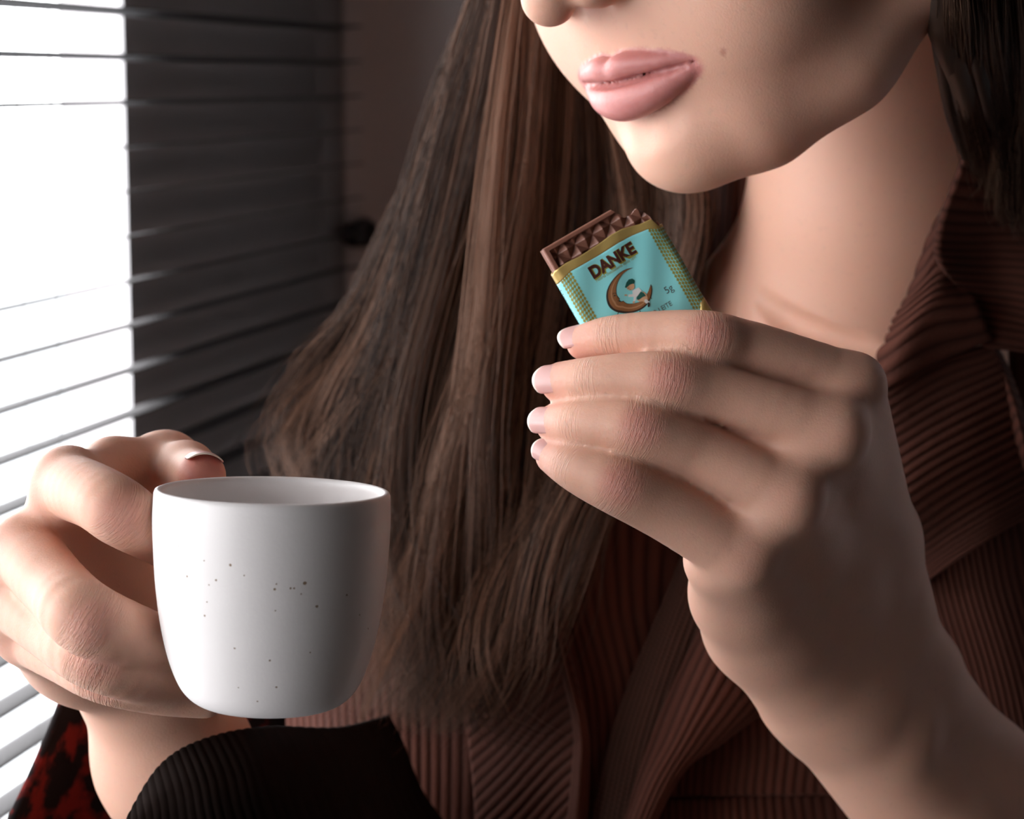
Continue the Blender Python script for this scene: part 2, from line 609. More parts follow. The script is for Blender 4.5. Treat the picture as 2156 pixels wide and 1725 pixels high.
def surface_nets(f, lo_, hi_, h, levels=4, project=1):
    """sparse surface nets: refine only the cells near the surface"""
    size = h * 2 ** levels
    n = np.ceil((hi_ - lo_) / size).astype(int)
    g = np.stack(np.meshgrid(*[np.arange(k) for k in n], indexing='ij'), -1).reshape(-1, 3)
    for lev in range(levels + 1):
        c = lo_ + (g + 0.5) * size
        d = f(c)
        g = g[np.abs(d) < size * (0.87 * 1.25) + (0.4 * h)]
        if lev < levels:
            off = np.stack(np.meshgrid([0, 1], [0, 1], [0, 1], indexing='ij'), -1).reshape(-1, 3)
            g = (g[:, None, :] * 2 + off[None]).reshape(-1, 3)
            size /= 2
    N = np.array(n) * 2 ** levels + 2
    key = lambda a: (a[..., 0] * N[1] + a[..., 1]) * N[2] + a[..., 2]
    ck = key(g)
    o_ = np.argsort(ck); g = g[o_]; ck = ck[o_]
    off = np.stack(np.meshgrid([0, 1], [0, 1], [0, 1], indexing='ij'), -1).reshape(-1, 3)
    corners = g[:, None, :] + off[None]
    kk = key(corners)
    uk, inv = np.unique(kk.ravel(), return_inverse=True)
    pos = np.stack([uk // (N[1] * N[2]), (uk // N[2]) % N[1], uk % N[2]], -1)
    val = f(lo_ + pos * h)
    cv = val[inv].reshape(-1, 8)
    act = (cv.min(1) < 0) & (cv.max(1) >= 0)
    ga, cva, cka = g[act], cv[act], ck[act]
    acc = np.zeros((len(ga), 3)); cnt = np.zeros(len(ga))
    for a in range(8):
        for ax in range(3):
            if off[a][ax] == 0:
                b = a + (4, 2, 1)[ax]
                va, vb = cva[:, a], cva[:, b]
                s = (va < 0) != (vb < 0)
                t = np.where(s, va / np.where(s, va - vb, 1), 0)
                pt = off[a][None] + t[:, None] * np.eye(3)[ax][None]
                acc += pt * s[:, None]; cnt += s
    V = lo_ + (ga + acc / cnt[:, None]) * h
    # faces: an edge (corner, axis) with a sign change joins the four cells round it
    quads = []
    E = np.eye(3, dtype=int)
    for ax in range(3):
        b, c = (ax + 1) % 3, (ax + 2) % 3
        v0 = cva[:, 0]
        v1 = cva[:, (4, 2, 1)[ax]]
        s = (v0 < 0) != (v1 < 0)
        base = ga[s]
        cells = [base, base - E[b], base - E[b] - E[c], base - E[c]]
        idx = []
        ok = np.ones(len(base), bool)
        for q in cells:
            kq = key(q)
            i = np.clip(np.searchsorted(cka, kq), 0, len(cka) - 1)
            ok &= cka[i] == kq
            idx.append(i)
        Q = np.stack(idx, -1)[ok]
        flip = (v0[s] < 0)[ok]
        Q[flip] = Q[flip][:, ::-1]
        quads.append(Q)
    Q = np.concatenate(quads)
    for _ in range(project):
        # light relaxation, then pull the vertices back on the surface
        nb = np.zeros_like(V); c2 = np.zeros(len(V))
        for i in range(4):
            for j in ((i + 1) % 4, (i + 3) % 4):
                np.add.at(nb, Q[:, i], V[Q[:, j]]); np.add.at(c2, Q[:, i], 1)
        V = V * 0.4 + 0.6 * nb / np.maximum(c2, 1)[:, None]
        e = 0.25 * h
        d0 = f(V)
        gr = np.stack([f(V + e * np.eye(3)[a]) - d0 for a in range(3)], -1) / e
        g2 = np.maximum(np.einsum('ij,ij->i', gr, gr), 0.2)
        V = V - np.clip(d0 / g2, -0.6 * h, 0.6 * h)[:, None] * gr
    return V, Q


def P(lst):
    """[(px,py,z,r)...] -> camera mm"""
    return [(*cs(a, b, z), r) for a, b, z, r in lst]


groups = []
RED = []       # (centre, radius, strength)
CREASE = []    # (centre, axis, radius, strength)

# ---- head, in its own frame: x her left, y forward, z up; origin between the lips
PSI, PHI = math.radians(54), math.radians(29)
HF = np.array([-math.sin(PSI) * math.cos(PHI), math.sin(PHI), -math.cos(PSI) * math.cos(PHI)])
HL = np.array([math.cos(PSI), 0, -math.sin(PSI)])
HU = np.array([-math.sin(PSI) * math.sin(PHI), -math.cos(PHI), -math.cos(PSI) * math.sin(PHI)])
HB = np.stack([HL, HF, HU])
HO = cs(1303, 165, 655.0)
HS = 1.13


def hp_(x, y, z):
    return HO + HS * (x * HL + y * HF + z * HU)


def hch(pts):
    return [(*hp_(a, b, c), r * HS) for a, b, c, r in pts]


hd = Group(0.0)
he = lambda c, r, k=0.0, sub=False: hd.ell(hp_(*c), np.array(r) * HS, HB, k, sub)
he((0, -92, 82), (70, 90, 84))
he((0, -46, 40), (51, 45, 60), 14)
he((0, -27, 4), (41, 25.5, 34), 14)
for s in (-1, 1):
    hd.chain(hch([(s * 3, -16, -22.5, 11.5), (s * 15, -27, -21.5, 13.5), (s * 30, -45, -17.5, 13), (s * 46, -80, -2, 13), (s * 58, -92, 35, 14)]), 14)
    he((s * 30, -33, 14), (20, 21, 25), 14)
he((0, -55, -8), (38, 42, 18), 14)
he((0, -11.5, -23.2), (15, 11.0, 11.0), 9)
# nose
hd.chain(hch([(0, -4, 72, 7), (0, 3, 50, 7.0), (0, 10.5, 26.6, 7.2)]), 9)
for s in (-1, 1):
    he((s * 9.6, 1.5, 25.4), (6.2, 9.0, 6.2), 4)
for s in (-1, 1):
    he((s * 5.6, 4.6, 19.2), (3.2, 5.4, 4.2), 2.0, True)
    hd.chain(hch([(s * 17.5, -2, 24, 1.0), (s * 15.5, -4, 33, 0.8)]), 3, True)
    he((s * 33, -8, 66), (15, 10, 10), 8, True)
    he((s * 31, -16, 66), (12, 12, 11.5), 2)
hd.chain(hch([(0, 4.4, 16, 1.5), (0, 4.2, 6.5, 2.0)]), 4.0, True)
# under-lip hollow
hd.chain(hch([(-10, 2.0, -12.8, 2.0), (0, 4.0, -13.6, 2.4), (10, 2.0, -12.8, 2.0)]), 8, True)
# lips
UL = [(24.5, -9.0, -1.2, 1.0), (18, -4.8, 0.9, 1.9), (11, -1.5, 2.3, 2.8), (4.4, 0.7, 3.2, 3.2), (0, 0.6, 2.4, 3.1)]
LL = [(24, -9.4, -2.0, 1.2), (17, -5.4, -3.6, 3.0), (9, -1.5, -5.4, 4.5), (0, 0.3, -6.1, 5.2)]
upper = [(-x, y, z, r) for x, y, z, r in UL[:-1]] + UL[::-1]
lower = [(-x, y, z, r) for x, y, z, r in LL[:-1]] + LL[::-1]
hd.chain(hch(upper), 0.3, fine=5)
hd.chain(hch(lower), 0.3, fine=5)
# parted mouth
gap = [(24.3, -7.9, -1.4, 0.2), (17, -3.0, -0.9, 0.7), (8, 0.6, -0.5, 1.1), (0, 1.8, -0.6, 1.2)]
gap = [(-x, y, z, r) for x, y, z, r in gap[:-1]] + gap[::-1]
hd.chain(hch(gap), 0.8, True, fine=3)
gap2 = [(15, -6.0, -1.0, 0.6), (10, -4.5, -0.7, 1.3), (0, -3.0, -0.6, 1.6), (-10, -4.5, -0.7, 1.3), (-15, -6.0, -1.0, 0.6)]
hd.chain(hch(gap2), 0.6, True)
groups.append(hd)

# ---- neck, chest, hidden torso and arms
nk = Group(16.0, 40.0)
nk.chain(P([(1915, 60, 790, 50), (1855, 420, 800, 45), (1790, 760, 822, 48)]), 10)
nk.chain(P([(1745, 800, 852, 62), (1650, 1250, 920, 62), (1640, 1700, 930, 45)]), 30)
nk.chain(P([(1620, 1050, 910, 40), (2350, 1250, 910, 34)]), 30)
nk.chain(P([(1620, 1050, 910, 40), (950, 1250, 915, 34)]), 30)
nk.chain(P([(2350, 1250, 910, 33), (2620, 2250, 830, 34)]), 20)
nk.chain(P([(950, 1250, 915, 33), (900, 2150, 850, 34)]), 20)


def on_neck(px, py, dz=0.0, r=2.6):
    zz = np.arange(700.0, 900.0, 0.5)
    d = nk(np.array([cs(px, py, z) for z in zz]))
    i = np.argmax(d < 0)
    return (*cs(px, py, zz[i] + dz), r)


# hollow above the collar bone
nk.chain([on_neck(*q) for q in [(1575, 615, -5, 0.5), (1615, 648, -2.2, 1.6), (1660, 678, -1.0, 2.3), (1725, 706, -1.0, 2.3), (1800, 730, -2.0, 1.8), (1870, 750, -5, 0.6)]], 5.0, True, fine=4)
groups.append(nk)


def finger(pts, kj, k=2.0, bulge=0.0, joint=None):
    q = P(pts)
    g = Group(kj)
    g.chain(q, 0.25, fine=5)
    groups.append(g)
    return q, g


# ---- her left hand (viewer's right), holding the chocolate
LH = {
    'index': [(1230, 721, 626, 5.0), (1292, 709, 621, 5.8), (1400, 703, 616, 6.3), (1490, 710, 613, 7.1), (1555, 725, 618, 7.0), (1620, 744, 621, 7.2), (1795, 812, 629, 8.8)],
    'middle': [(1182, 806, 621, 5.7), (1250, 801, 614, 6.4), (1335, 796, 610, 6.9), (1408, 802, 608, 7.6), (1480, 820, 611, 7.6), (1550, 840, 613, 7.8), (1752, 912, 617, 9.4)],
    'ring': [(1168, 892, 619, 5.3), (1220, 893, 612, 6.3), (1285, 895, 608, 7.0), (1345, 905, 606, 7.6), (1420, 931, 609, 8.0), (1490, 962, 611, 8.1), (1660, 1050, 612, 9.4)],
    'pinky': [(1164, 962, 617, 4.7), (1205, 982, 611, 6.1), (1250, 1001, 608, 7.2), (1305, 1024, 606, 8.0), (1370, 1055, 609, 8.4), (1430, 1087, 611, 8.7), (1562, 1165, 614, 9.4)],
}
chains = {}
lastk = {'index': 5.0, 'middle': 1.4, 'ring': 1.4, 'pinky': 1.4}
pl = Group(5.0)
# metacarpals and wrist
pl.chain(P([(1795, 812, 629, 8.8), (1850, 1130, 688, 11), (1905, 1400, 716, 13)]), 8)
pl.chain(P([(1752, 912, 617, 9.4), (1795, 1150, 680, 11), (1850, 1400, 708, 14)]), 14)
pl.chain(P([(1660, 1050, 612, 9.4), (1730, 1220, 668, 11), (1800, 1420, 702, 14)]), 14)
pl.chain(P([(1562, 1165, 614, 9.4), (1630, 1280, 660, 11), (1735, 1430, 695, 14)]), 14)
pl.chain(P([(1512, 1178, 624, 9.2), (1555, 1255, 646, 11), (1594, 1325, 666, 12.5), (1700, 1450, 692, 16)]), 12)
pl.chain(P([(1700, 980, 670, 14), (1760, 1250, 705, 18)]), 14)
pl.chain(P([(1785, 1500, 705, 20), (1985, 1760, 735, 20.5), (2260, 2100, 780, 27), (2620, 2300, 830, 34)]), 14)
pl.chain(P([(1905, 1450, 724, 19), (2060, 1660, 750, 20), (2300, 2000, 790, 26)]), 14)
pl.ell(cs(1895, 1545, 702), (8, 10, 6), None, 9)
pl.chain(P([(1640, 795, 630, 7), (1590, 880, 624, 7.2), (1530, 965, 622, 7.2), (1450, 1060, 622, 7)]), 6)
pl.chain(P([(1730, 860, 632, 9), (1660, 965, 624, 9.5), (1580, 1085, 624, 9.5)]), 10)
pl.chain(P([(1460, 868, 619, 6.0), (1580, 920, 622, 6.5)]), 2)
# thumb, behind the bar
pl.chain(P([(1700, 1150, 695, 13), (1590, 960, 680, 10.5), (1470, 800, 661, 9.0), (1375, 735, 655, 7.6)]), 6)
groups.append(pl)
for nme in ('index', 'middle', 'ring', 'pinky'):
    q, g = finger(LH[nme], 3.0 if nme in ('index', 'middle') else 2.2, 3.0)
    chains['L' + nme] = q
    pip = np.array(q[3][:3]); ax = np.array(q[5][:3]) - np.array(q[2][:3]); ax /= np.linalg.norm(ax)
    dip = np.array(q[1][:3]); ax2 = np.array(q[2][:3]) - np.array(q[0][:3]); ax2 /= np.linalg.norm(ax2)
    CREASE.append((pip, ax, 9.0, 0.28)); CREASE.append((dip, ax2, 6.0, 0.2))
    fr = pip + np.array([0, -1.0, -q[3][3]])
    RED.append((fr, 9.0, 0.75)); RED.append((np.array(q[0][:3]), 12.0, 0.5)); RED.append((np.array(q[6][:3]) + [0, 0, -8], 10, 0.12))
# hollow between the little and ring knuckles
RED.append((cs(1590, 1165, 632), 12, 0.40))

# ---- her right hand (viewer's left), round the cup
RH = {
    'index': [(452, 1195, 606, 6.3), (372, 1150, 604, 7.2), (308, 1115, 590, 7.7), (255, 1080, 571, 8.5), (200, 1046, 580, 8.4), (140, 1022, 600, 8.8)],
    'middle': [(430, 1392, 604, 6.5), (338, 1362, 587, 7.8), (192, 1308, 564, 9.2), (120, 1240, 580, 8.7), (52, 1160, 602, 9.3)],
    'ring': [(420, 1447, 604, 6.3), (330, 1430, 590, 7.3), (202, 1386, 574, 8.2), (110, 1325, 590, 8.2), (28, 1258, 608, 9.0)],
    'pinky': [(430, 1470, 600, 5.4), (330, 1455, 594, 6.2), (218, 1426, 586, 6.8), (135, 1382, 598, 7.2), (62, 1335, 614, 8.4)],
}
rp = Group(5.0)
rp.chain(P([(140, 1022, 600, 8.5), (230, 1200, 640, 9), (300, 1330, 664, 14)]), 8)
rp.chain(P([(52, 1160, 602, 9.3), (160, 1270, 640, 11), (290, 1360, 666, 15)]), 12)
rp.chain(P([(28, 1258, 608, 9.0), (150, 1330, 645, 11), (290, 1390, 668, 15)]), 12)
rp.chain(P([(62, 1335, 614, 8.4), (170, 1375, 645, 11), (290, 1410, 668, 15)]), 12)
rp.chain(P([(320, 1400, 672, 17), (385, 1600, 690, 19.5), (500, 1850, 730, 24), (900, 2150, 850, 34)]), 12)
rp.chain(P([(280, 1400, 676, 15), (345, 1600, 692, 17.5), (470, 1850, 730, 22)]), 12)
# thumb and the web to the forefinger
rp.chain(P([(300, 1300, 666, 13), (325, 1100, 664, 11), (352, 990, 652, 8.4), (392, 992, 632, 7.2), (424, 1002, 610, 6.6)]), 6)
rp.chain(P([(150, 1010, 606, 7.2), (240, 988, 632, 6.8), (345, 985, 652, 7.6)]), 10)
groups.append(rp)
for nme in ('index', 'middle', 'ring', 'pinky'):
    q, g = finger(RH[nme], 1.6, 3.5)
    chains['R' + nme] = q
    ip_ = 3 if nme == 'index' else 2
    pip = np.array(q[ip_][:3]); ax = np.array(q[ip_ + 1][:3]) - np.array(q[ip_ - 1][:3]); ax /= np.linalg.norm(ax)
    CREASE.append((pip, ax, 10.0, 0.8))
    RED.append((pip + np.array([1.5, 0, -q[ip_][3]]), 10, 0.5))
    RED.append((np.array(q[-1][:3]) + [-4, 0, -4], 12, 0.30))
RED.append((cs(424, 985, 604), 12, 1.0))


def body_sdf(p):
    return evaluate(groups, p)


lo_b = np.min([g.lo for g in groups], 0) - 6
hi_b = np.max([g.hi for g in groups], 0) + 6
hi_b[1] = min(hi_b[1], 210.0)
H_BODY = 1.2
Vb, Qb = surface_nets(body_sdf, lo_b, hi_b, H_BODY, 5)

red = np.zeros(len(Vb)); lip = np.zeros(len(Vb)); mole = np.zeros(len(Vb)); crease = np.zeros((len(Vb), 3))
sst = lambda e0, e1, x: (lambda t: t * t * (3 - 2 * t))(np.clip((x - e0) / (e1 - e0), 0, 1))
for c, r, s in RED:
    d = np.linalg.norm(Vb - c, axis=1)
    red = np.maximum(red, s * (1 - sst(0.25 * r, r, d)))
for c, ax, r, s in CREASE:
    q = Vb - c
    d = np.linalg.norm(q, axis=1)
    m_ = s * (1 - sst(0.2 * r, r, np.abs(q @ ax) * 1.1)) * (1 - sst(7.0, 11.5, d))
    b = m_ > crease[:, 2]
    crease[b, 0] = (q @ ax)[b]
    crease[b, 1] = (q @ np.cross(ax, [0, 0, 1]))[b]
    crease[b, 2] = m_[b]
hq = ((Vb - HO) @ HB.T) / HS
nearl = np.linalg.norm(hq, axis=1) < 45
dl = np.full(len(Vb), 9.0)
for pts in (upper, lower):
    pts = catmull(np.array(pts, float), 41)
    for i in range(len(pts) - 1):
        dl[nearl] = np.minimum(dl[nearl], rcone(hq[nearl], np.array(pts[i][:3]), np.array(pts[i + 1][:3]), pts[i][3], pts[i + 1][3]))
fr_ = hq[:, 1] > -14
lip = (1 - sst(0.35, 1.25, dl)) * fr_
lip = np.where(nearl, lip, 0)
for a, b, z in ((1522, 110, 650),):
    rays = cs(a, b, z)
    dd = np.linalg.norm((Vb[:, :2] / Vb[:, 2:3]) - (rays[:2] / rays[2]), axis=1) * F
    mole = np.maximum(mole, (1 - sst(4, 11, dd)) * 0.5 * (Vb[:, 2] < 720))

person = empty('person', w_from_c(cs(1620, 1850, 900)))
tag(person, 'long-haired person in a brown corduroy jacket holding up a cup and a small chocolate', 'person')
body = mesh_obj('body', w_from_c(Vb), Qb, M_SKIN, person, True, {'red': red, 'lip': lip, 'mole': mole, 'crease': crease})
print('TRIS', sum(sum(len(p.vertices) - 2 for p in o.data.polygons) for o in COL.objects if o.type == 'MESH')) if 0 else print('BODY', len(Vb), len(Qb))

# teeth behind the parted lips
tv, tf = [], []
for k in range(-3, 4):
    for (dx, dz) in ((-3.2, 3.8), (3.2, 3.8), (3.2, -0.2), (-3.2, -0.2)):
        for dy in (0, -2.5):
            x = k * 6.8 + dx
            tv.append(w_from_c(hp_(x, -9.5 - 0.014 * x * x + dy, dz)))
    b = (k + 3) * 8
    tf += [(b, b + 2, b + 4, b + 6), (b + 1, b + 7, b + 5, b + 3), (b, b + 1, b + 3, b + 2), (b + 2, b + 3, b + 5, b + 4), (b + 4, b + 5, b + 7, b + 6), (b + 6, b + 7, b + 1, b)]
mesh_obj('teeth', tv, tf, M_TOOTH, body, False)


def nail(c, ax, nrm, w_, l_, rad, base=0.0):
    """nail plate: c = centre on the finger's axis near the tip (camera mm), ax towards the tip, nrm out of the nail"""
    ax = ax / np.linalg.norm(ax)
    nrm = nrm - (nrm @ ax) * ax; nrm /= np.linalg.norm(nrm)
    sd = np.cross(ax, nrm)
    nu, nv = 15, 15
    V, tipv = [], []
    for lay in (0.0, -0.45):
        for i in range(nu):
            for j in range(nv):
                u = -1 + 2 * i / (nu - 1)
                v = j / (nv - 1)
                # superellipse outline: map the square into a rounded nail shape
                ww = (1 - abs(2 * v - 1) ** 6.0 * 0.30)
                vv = (v - 0.5) * l_ * (1 - (0.34 if v < 0.5 else 0.16) * u * u * abs(2 * v - 1))
                an = u * ww * (w_ / 2) / rad
                drop = 0.10 * l_ * max(0, v - 0.5) ** 2
                q = c + ax * vv + sd * (math.sin(an) * rad) + nrm * (math.cos(an) * rad + base - drop + lay - 0.5 * max(0, 0.25 - v))
                V.append(q); tipv.append(v + 0.06 * u * u)
    V = np.array(V)
    f0 = grid_faces(nu, nv)
    N0 = nu * nv
    fs = [tuple(q) for q in f0] + [tuple(q[::-1] + N0) for q in f0]
    bd = [(i, 0) for i in range(nu)] + [(nu - 1, j) for j in range(1, nv)] + [(i, nv - 1) for i in range(nu - 2, -1, -1)] + [(0, j) for j in range(nv - 2, 0, -1)]
    bi = [i * nv + j for i, j in bd]
    for k in range(len(bi)):
        a, b = bi[k], bi[(k + 1) % len(bi)]
        fs.append((a, a + N0, b + N0, b))
    return mesh_obj('fingernail', w_from_c(V), fs, M_NAIL, body, True, {'tipv': np.array(tipv)})


def tipnail(key, px, py, dz, nrm, w_, l_, rad):
    q = chains[key]
    t = np.array(q[0][:3]); ax = t - np.array(q[1][:3])
    c = cs(px, py, q[0][2] + dz)
    nail(c, ax, np.array(nrm, float), w_, l_, rad)


tipnail('Lindex', 1234, 721, 0, (-0.25, -0.62, -0.75), 8.8, 13.0, 5.2)
tipnail('Lmiddle', 1182, 807, 0, (-0.5, -0.30, -0.8), 9.0, 12.0, 5.8)
tipnail('Lring', 1166, 893, 0, (-0.55, -0.28, -0.8), 8.2, 10.5, 5.4)
tipnail('Lpinky', 1164, 961, 0, (-0.55, -0.40, -0.75), 7.0, 9.0, 4.75)
_ta = np.array([0.25, 0.02, -0.95]); _ta /= np.linalg.norm(_ta)
nail(cs(424, 1002, 610) + _ta * 2.2, _ta, np.array([0.12, -1.0, -0.1]), 11.0, 11.0, 6.75)

# ------------------------------------------------------------------ cup
CA = np.array([0.028, -1.0, -0.085]); CA /= np.linalg.norm(CA)
CT = cs(574, 1031, 565.0)
CX = np.cross(CA, [0, 0, 1.0]); CX /= np.linalg.norm(CX)
CY = np.cross(CA, CX)


outer = [(1.1, 29.25), (8, 29.45), (16, 29.1), (25, 28.4), (34, 27.1), (41, 25.5), (47, 23.4), (51, 21.0), (53.6, 17.6), (54.7, 13.0), (54.9, 6), (54.9, 0.01)]
inner = [(50.5, 0.01), (50.3, 8), (49, 15), (46, 19.5), (40, 22.8), (30, 25.4), (18, 26.9), (8, 27.3), (1.2, 27.15)]
prof = np.concatenate([catmull(inner, 60), [(0.35, 27.5), (0.0, 28.2), (0.30, 28.95)], catmull(outer, 80)])
nth = 128
an = np.linspace(0, 2 * math.pi, nth, endpoint=False)


def cup_pt(h_, r_, a_):
    return CT - CA * h_ + CX * (r_ * math.cos(a_)) + CY * (r_ * math.sin(a_))


V = (CT - prof[None, :, 0:1] * CA + prof[None, :, 1:2] * (np.cos(an)[:, None, None] * CX + np.sin(an)[:, None, None] * CY)).reshape(-1, 3)
fc = grid_faces(nth, len(prof), True)
cup = mesh_obj('cup', w_from_c(V), fc, M_CUP, None, True, origin=w_from_c(CT - CA * 54.9))
tag(cup, 'small off-white speckled ceramic cup without saucer, held in the hand beside the window', 'cup')
# iron specks in the glaze: little discs lying on the wall at the places the photo shows
sp = [(485, 1190, 3.2), (455, 1222, 2.8), (394, 1214, 2.6), (642, 1228, 4.6), (667, 1277, 4.2), (578, 1241, 3.0), (582, 1230, 2.0), (612, 1239, 2.4), (619, 1239, 2.2), (431, 1297, 2.4), (436, 1268, 1.8), (494, 1365, 2.4), (568, 1391, 2.2), (730, 1253, 2.6), (582, 1447, 2.2), (542, 1477, 1.8), (757, 1295, 2.0), (514, 1212, 1.8), (440, 1232, 1.8), (653, 1374, 1.8), (580, 1286, 1.8), (775, 1324, 1.8), (634, 1251, 1.8), (376, 1150, 1.6), (430, 1181, 1.8), (502, 1448, 1.6)]
V, Fs = [], []
ho, ro = catmull(outer, 200)[:, 0], catmull(outer, 200)[:, 1]
for a, b, rp_ in sp:
    d = cs(a, b, 1.0)
    # march the ray on the cup's wall
    for z in np.arange(525, 570, 0.05):
        q = d * z - CT
        h_ = -(q @ CA)
        rr = np.linalg.norm(q + CA * h_)
        if rr < np.interp(h_, ho, ro) + 0.02:
            break
    hit = d * z
    nn = (q + CA * h_) / rr
    t1 = np.cross(nn, CA); t1 /= np.linalg.norm(t1)
    t2 = np.cross(nn, t1)
    R_ = rp_ / F * z
    b0 = len(V)
    for j in range(10):
        w_ = R_ * random.uniform(0.75, 1.1)
        V.append(w_from_c(hit + nn * 0.03 + t1 * w_ * math.cos(j * .628) + t2 * w_ * math.sin(j * .628)))
    Fs.append(tuple(range(b0, b0 + 10)))
tag(mesh_obj('glaze_speckles', V, Fs, M_SPECK, cup, False), 'tiny brown specks in the glaze', kind='stuff')

# ------------------------------------------------------------------ chocolate bar in its wrapper
O_B = cs(1203, 570, 629.5)
U_B = np.array([math.cos(math.radians(30.5)), -math.sin(math.radians(30.5)), 0.12]); U_B /= np.linalg.norm(U_B)
V_B = np.array([math.sin(math.radians(26)), math.cos(math.radians(26)), 0.05]); V_B -= (V_B @ U_B) * U_B; V_B /= np.linalg.norm(V_B)
N_B = -np.cross(U_B, V_B)


def uv_at(px, py):
    d = cs(px, py, 1.0)
    t = (O_B @ N_B) / (d @ N_B)
    q = d * t - O_B
    return np.array([q @ U_B, q @ V_B])


TL, TR = uv_at(1176, 596), uv_at(1397, 470)
U0, U1 = TL[0], TR[0]
TH, RC = 6.6, 2.6                            # thickness, corner radius


def cross(sv):
    """arc length along the wrapper's cross-section, 0 at the left end of the flat front -> (u, n)"""
    Wf = U1 - U0 - 2 * RC
    per = [Wf, math.pi / 2 * RC, TH - 2 * RC, math.pi / 2 * RC]
    tot = 2 * sum(per)
    s = sv % tot
    a0, a1 = U0 + RC, U1 - RC
    if s < per[0]:
        return a0 + s, 0.0
    s -= per[0]
    if s < per[1]:
        t = s / RC
        return a1 + RC * math.sin(t), -RC + RC * math.cos(t)
    s -= per[1]
    if s < per[2]:
        return a1 + RC, -RC - s
    s -= per[2]
    if s < per[3]:
        t = s / RC
        return a1 + RC * math.cos(t), -TH + RC - RC * math.sin(t)
    s -= per[3]
    if s < per[0]:
        return a1 - s, -TH
    s -= per[0]
    if s < per[1]:
        t = s / RC
        return a0 - RC * math.sin(t), -TH + RC - RC * math.cos(t)
    s -= per[1]
    if s < per[2]:
        return a0 - RC, -TH + RC + s
    s -= per[2]
    t = s / RC
    return a0 - RC * math.cos(t), -RC + RC * math.sin(t)


PERIM = 2 * ((U1 - U0 - 2 * RC) + math.pi * RC + (TH - 2 * RC))


def bulge(u, v):
    # the paper stands a little off the chocolate and is dented by the grip
    t = (u - U0) / (U1 - U0)
    return 0.35 * math.sin(math.pi * min(1, max(0, t))) + 0.18 * math.sin(u * 0.55 + v * 0.35)


def bar_pt(sv, v, off=0.0):
    u, n_ = cross(sv)
    u2, n2 = cross(sv + 0.02)
    du, dn = u2 - u, n2 - n_
    l_ = math.hypot(du, dn)
    ou, on = -dn / l_, du / l_               # outward in (u, n)
    if u < U0 + RC and n_ > -TH + 0.01 or u > U1 - RC or n_ > -0.01:
        pass
    k = bulge(u, v) * max(0.0, on) + off
    return O_B + U_B * (u + ou * k) + V_B * v + N_B * (n_ + on * k)


def face_pt(u, v, off=0.06):
    return bar_pt(u - (U0 + RC), v, off)


# top edge of the wrapper on the front, as seen
edge_px = [(1159, 593), (1168, 571), (1191, 554), (1218, 541), (1254, 518), (1287, 494), (1309, 482), (1350, 471), (1370, 461), (1386, 476)]
eu = np.array([uv_at(*q) for q in edge_px])
blue_px = [(1168, 606), (1203, 570), (1235, 552), (1266, 534), (1300, 512), (1330, 496), (1362, 483), (1388, 482)]
bu = np.array([uv_at(*q) for q in blue_px])
VB = 37.0
wr = empty('chocolate_bar', w_from_c(O_B + V_B * 20))
tag(wr, 'small bitten milk chocolate bar in a turquoise and gold wrapper held in the fingers', 'chocolate')


def wrap_mesh(name, vtop, vbot, mat, off, ns=180, nv=40, ins=0.35):
    Vv = []
    ss = np.linspace(0, PERIM, ns, endpoint=False)
    for s in ss:
        u, _ = cross(s)
        a, b = vtop(u), vbot(u)
        for j in range(nv):
            Vv.append(bar_pt(s, a + (b - a) * j / (nv - 1), off))
    n_out = len(Vv)
    for s in ss:
        u, _ = cross(s)
        a, b = vtop(u), vbot(u)
        for j in range(nv):
            Vv.append(bar_pt(s, a + (b - a) * j / (nv - 1), off - ins))
    f = grid_faces(ns, nv, True)
    fs = np.concatenate([f, f[:, ::-1] + n_out])
    i = np.arange(ns); i2 = (i + 1) % ns
    c1 = np.stack([i * nv, i * nv + n_out, i2 * nv + n_out, i2 * nv], -1)
    c2 = np.stack([i * nv + nv - 1, i2 * nv + nv - 1, i2 * nv + nv - 1 + n_out, i * nv + nv - 1 + n_out], -1)
    return mesh_obj(name, w_from_c(np.array(Vv)), np.concatenate([fs, c1, c2]), mat, wr, True)


vt = lambda u: float(np.interp(u, eu[:, 0], eu[:, 1]))
vb_ = lambda u: float(np.interp(u, bu[:, 0], bu[:, 1]))
wrapper = wrap_mesh('wrapper', lambda u: vb_(u) - 0.2, lambda u: VB, M_BLUE, 0.0)
wrapper['label'] = 'turquoise printed paper wrapper'
gb = wrap_mesh('gold_edge', vt, lambda u: vb_(u) + 0.05, M_GOLD, 0.03, nv=8)
gb['label'] = 'gold torn top edge of the wrapper'
LB = uv_at(1480, 650)
g2 = uv_at(1452, 650)


def flat_poly(name, polys, mat, off=0.06, parent=None, by_px=True, use_s=False):
    """printed shapes: polygons in pixels (or u,v) laid on the front of the wrapper"""
    Vv, Fs = [], []
    for pg in polys:
        b0 = len(Vv)
        for q in pg:
            if use_s:
                Vv.append(w_from_c(bar_pt(q[0], q[1], off)))
            else:
                uv = uv_at(*q) if by_px else q
                Vv.append(w_from_c(face_pt(uv[0], uv[1], off)))
        Fs.append(tuple(range(b0, b0 + len(pg))))
    return mesh_obj(name, Vv, Fs, mat, parent or wrapper, False)


Z4 = lambda x, y: (1120 + x / 4.7925, 420 + y / 4.7917)     # close-up coordinates -> pixels


